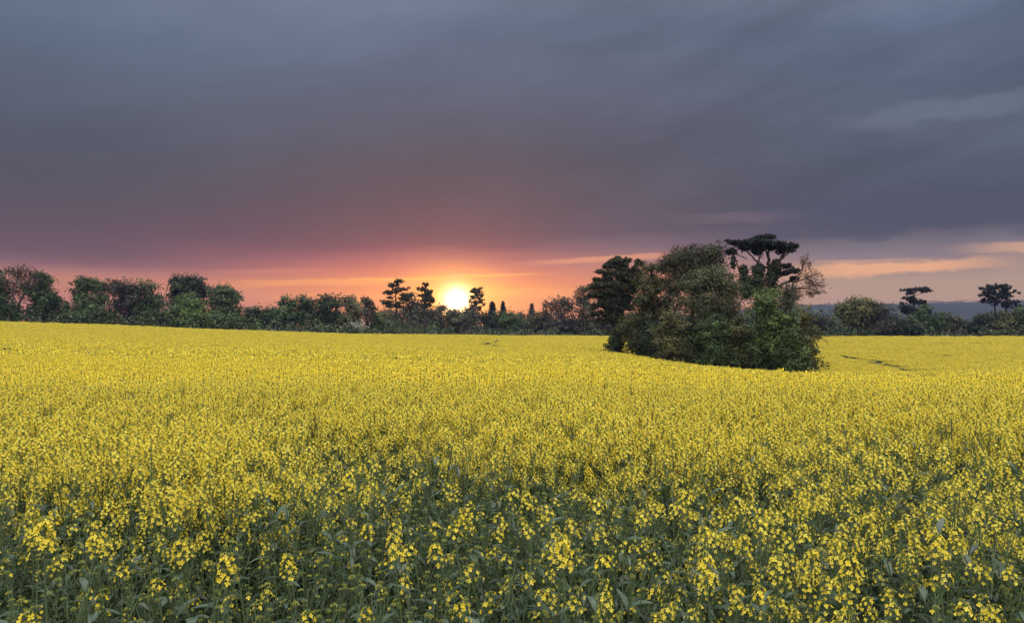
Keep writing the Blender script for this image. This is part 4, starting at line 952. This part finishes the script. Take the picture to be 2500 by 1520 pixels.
for var in range(5):     # wider patches of flower heads for the distance
    g = Geo(); n = 150; R_ = .85
    th = rq.random(n) * 6.28; r = R_ * np.sqrt(rq.random(n)); x = r * np.cos(th); y = r * np.sin(th); h = 1.0 + rq.normal(size=n) * .07
    for lay in range(3):
        c = np.stack([x + rq.normal(size=n) * .022, y + rq.normal(size=n) * .022, h - rq.random(n) * .12], 1)
        cards(g, c, rq.normal(size=(n, 3)) + np.array([0, 0, .35]), .032 + .022 * rq.random(n), .7, rq.random(n), mat=2, rng=rq)
    m_ = 150; st = np.stack([x, y, h - .3], 1); segs(g, st[::2], st[::2] + np.stack([x[::2] * 0, x[::2] * 0, .30 + 0 * x[::2]], 1), .008, .006, 3, .5, 0)
    cards(g, np.stack([x, y, h - .02], 1)[::2] + rq.normal(size=(75, 3)) * .04, rq.normal(size=(75, 3)), .035, .6, rq.random(75), mat=3, rng=rq)
    m_ = 200; th = rq.random(m_) * 6.28; r = R_ * np.sqrt(rq.random(m_))
    c = np.stack([r * np.cos(th), r * np.sin(th), .55 + .42 * rq.random(m_)], 1)
    cards(g, c, rq.normal(size=(m_, 3)) + np.array([0, 0, .3]), .05 + .05 * rq.random(m_), .4, rq.random(m_), mat=1, rng=rq)
    proto('plant_%02d' % pi, g); pi += 1

# where the crop grows
pts, idx, scl, rotz = [], [], [], []
def emit(x, y, z, k, s_, ):
    pts.append(np.stack([x, y, z], 1)); idx.append(k); scl.append(s_); rotz.append(rp.random(len(x)) * 6.28)
NEAR_END, MID_END = 8.5, 27.0
rest = cand[~infr | (cand[:, 1] > ylim)]
rest = rest[(np.abs(rest[:, 0]) < np.maximum(rest[:, 1], 0) * .82 + 2.2) & (rest[:, 1] < NEAR_END + rp.uniform(-.6, .6, len(rest)))]
x, y = rest.T
b = bloom_noise(x, y) * .85 + rp.random(len(x)) * .4 + (y - 3.25) * .36
k = np.where(b < .6, rp.integers(0, 3, len(x)), np.where(b < .88, 3 + rp.integers(0, 3, len(x)), np.where(b < 1.1, 6 + rp.integers(0, 3, len(x)), 9 + rp.integers(0, 4, len(x)))))
emit(x, y, crop_top(x, y) - CROP, k, rp.uniform(.82, 1.06, len(x)))
def swell(x, y): return .09 * np.sin(x * .7 + np.sin(y * .5)) * np.sin(y * .55 + 1.2 * np.sin(x * .31)) + .05 * np.sin(x * 1.7 + y * 1.1)
def jgrid(y0, y1, sp, wid):
    ny = int((y1 - y0) / sp); out = []
    for i in range(ny):
        yc = y0 + (i + .5) * sp; nx = int(2 * (yc * wid + 2) / sp) + 1
        xs = (np.arange(nx) - nx / 2) * sp
        out.append(np.stack([xs, np.full(nx, yc)], 1))
    out = np.concatenate(out); return out + rp.uniform(-.55, .55, out.shape) * sp
P = jgrid(NEAR_END - .4, MID_END + 1, .40, .80); x, y = P.T
emit(x, y, crop_top(x, y) - 1.06 + swell(x, y) * .9, MID0 + rp.integers(0, 5, len(x)), rp.uniform(.92, 1.08, len(x)))
P = jgrid(MID_END - 1, 285, 1.12, .80); x, y = P.T
ok = y < dend(x, y) - .5
# keep clear: the clump's floor and the tractor wheelings
def inside(x, y, poly_):
    r = np.zeros(len(x), bool); n = len(poly_)
    for i in range(n):
        (xa, ya), (xb, yb) = poly_[i], poly_[(i + 1) % n]
        c = ((ya > y) != (yb > y)) & (x < (xb - xa) * (y - ya) / (yb - ya + 1e-9) + xa); r ^= c
    return r
FOOT = [(U(p) * d, d) for p, d in [(1456, 103.5), (1490, 101), (1560, 97), (1618, 90), (1640, 86.5), (1760, 83), (1900, 79.5), (2010, 77.5), (2032, 79), (2020, 86), (1990, 94), (1900, 101), (1700, 104), (1520, 109), (1475, 107)]]
ok &= ~inside(x, y, FOOT)
def wheeling(ppts, wd):
    global ok
    wd = wd * .72
    Q = []
    for px, row in ppts:
        d = find_d(px, row); Q.append((U(px) * d, d))
    for (xa, ya), (xb, yb) in zip(Q[:-1], Q[1:]):
        t = np.clip(((x - xa) * (xb - xa) + (y - ya) * (yb - ya)) / ((xb - xa) ** 2 + (yb - ya) ** 2 + 1e-9), 0, 1)
        ok &= np.hypot(x - xa - t * (xb - xa), y - ya - t * (yb - ya)) > wd * (.45 + 1.1 * rp.random(len(x)))
wheeling([(2052, 868), (2120, 877), (2180, 892), (2240, 906)], 1.7)
wheeling([(2236, 905), (2262, 902)], 2.4); wheeling([(2260, 903), (2340, 904), (2450, 897), (2520, 893)], 1.3)
wheeling([(2260, 918), (2266, 924)], 1.6); wheeling([(2296, 921), (2308, 926)], 1.4)
wheeling([(1180, 842), (1190, 837)], 2.6); wheeling([(1190, 837), (1225, 830)], 1.6); wheeling([(1207, 845), (1212, 841)], 2.6)
n1 = np.sin(x * .045 + 2 * np.sin(y * .09)) * np.sin(y * .21 + 1.3 * np.sin(x * .028)) + .5 * np.sin(y * .55 + .9 * np.sin(x * .05 + 1))
ok &= rp.random(len(x)) > np.clip((n1 - .45) * .55, 0, .38)
x, y = x[ok], y[ok]; n1 = n1[ok]
emit(x, y, crop_top(x, y) - 1.06 + swell(x, y) * .8 + .06 * np.sin(x * .13 + y * .21) - .05 * n1, FAR0 + rp.integers(0, 5, len(x)), rp.uniform(.95, 1.12, len(x)))
pts = np.concatenate(pts).astype(np.float32); n = len(pts)
me = bpy.data.meshes.new('rapeseed_crop'); me.vertices.add(n); me.vertices.foreach_set('co', pts.ravel())
a = me.attributes.new('kind_index', 'INT', 'POINT'); a.data.foreach_set('value', np.concatenate(idx).astype(np.int32))
a = me.attributes.new('size', 'FLOAT', 'POINT'); a.data.foreach_set('value', np.concatenate(scl).astype(np.float32))
ro = np.zeros((n, 3), np.float32); ro[:, 2] = np.concatenate(rotz); ro[:, :2] = rp.normal(size=(n, 2)) * np.where(np.concatenate(idx) < MID0, .10, .04)[:, None]
a = me.attributes.new('turn', 'FLOAT_VECTOR', 'POINT'); a.data.foreach_set('vector', ro.ravel())
crop = bpy.data.objects.new('rapeseed_crop', me); COL.objects.link(crop)
tag(crop, 'yellow flowering rapeseed crop filling the field', None, None, 'stuff')
gt = bpy.data.node_groups.new('crop_instances', 'GeometryNodeTree')
gt.interface.new_socket('Geometry', in_out='INPUT', socket_type='NodeSocketGeometry'); gt.interface.new_socket('Geometry', in_out='OUTPUT', socket_type='NodeSocketGeometry')
gi = gt.nodes.new('NodeGroupInput'); go = gt.nodes.new('NodeGroupOutput'); ip = gt.nodes.new('GeometryNodeInstanceOnPoints')
ci = gt.nodes.new('GeometryNodeCollectionInfo'); ci.inputs['Collection'].default_value = PROTO; ci.inputs['Separate Children'].default_value = True; ci.inputs['Reset Children'].default_value = True
def named(nm, ty):
    q = gt.nodes.new('GeometryNodeInputNamedAttribute'); q.data_type = ty; q.inputs['Name'].default_value = nm; return q.outputs[0]
gt.links.new(gi.outputs[0], ip.inputs['Points']); gt.links.new(ci.outputs[0], ip.inputs['Instance']); ip.inputs['Pick Instance'].default_value = True
gt.links.new(named('kind_index', 'INT'), ip.inputs['Instance Index']); gt.links.new(named('size', 'FLOAT'), ip.inputs['Scale'])
e2r = gt.nodes.new('FunctionNodeEulerToRotation'); gt.links.new(named('turn', 'FLOAT_VECTOR'), e2r.inputs[0]); gt.links.new(e2r.outputs[0], ip.inputs['Rotation'])
gt.links.new(ip.outputs[0], go.inputs[0])
md = crop.modifiers.new('crop', 'NODES'); md.node_group = gt

# ------------------------------------------------------------------ evening haze
HAZE = 1.7e-4
if HAZE > 0:
    g = Geo(); x0, x1, y0, y1, z0, z1 = -2600, 2600, -400, 2100, -11.0, 62.0
    v = [(x, y, z) for z in (z0, z1) for y in (y0, y1) for x in (x0, x1)]
    g.add(v, [(0, 2, 3, 1), (4, 5, 7, 6), (0, 1, 5, 4), (2, 6, 7, 3), (0, 4, 6, 2), (1, 3, 7, 5)])
    hm = new_mat('haze'); pv = hm.node_tree.nodes.new('ShaderNodeVolumePrincipled'); pv.inputs['Color'].default_value = (0.26, 0.33, 0.80, 1)
    pv.inputs['Density'].default_value = HAZE; pv.inputs['Anisotropy'].default_value = 0.45
    ho = hm.node_tree.nodes.new('ShaderNodeOutputMaterial'); hm.node_tree.links.new(pv.outputs[0], ho.inputs['Volume'])
    hz = g.obj('haze', hm); tag(hz, 'thin blue evening haze over field and hill', None, None, 'stuff')
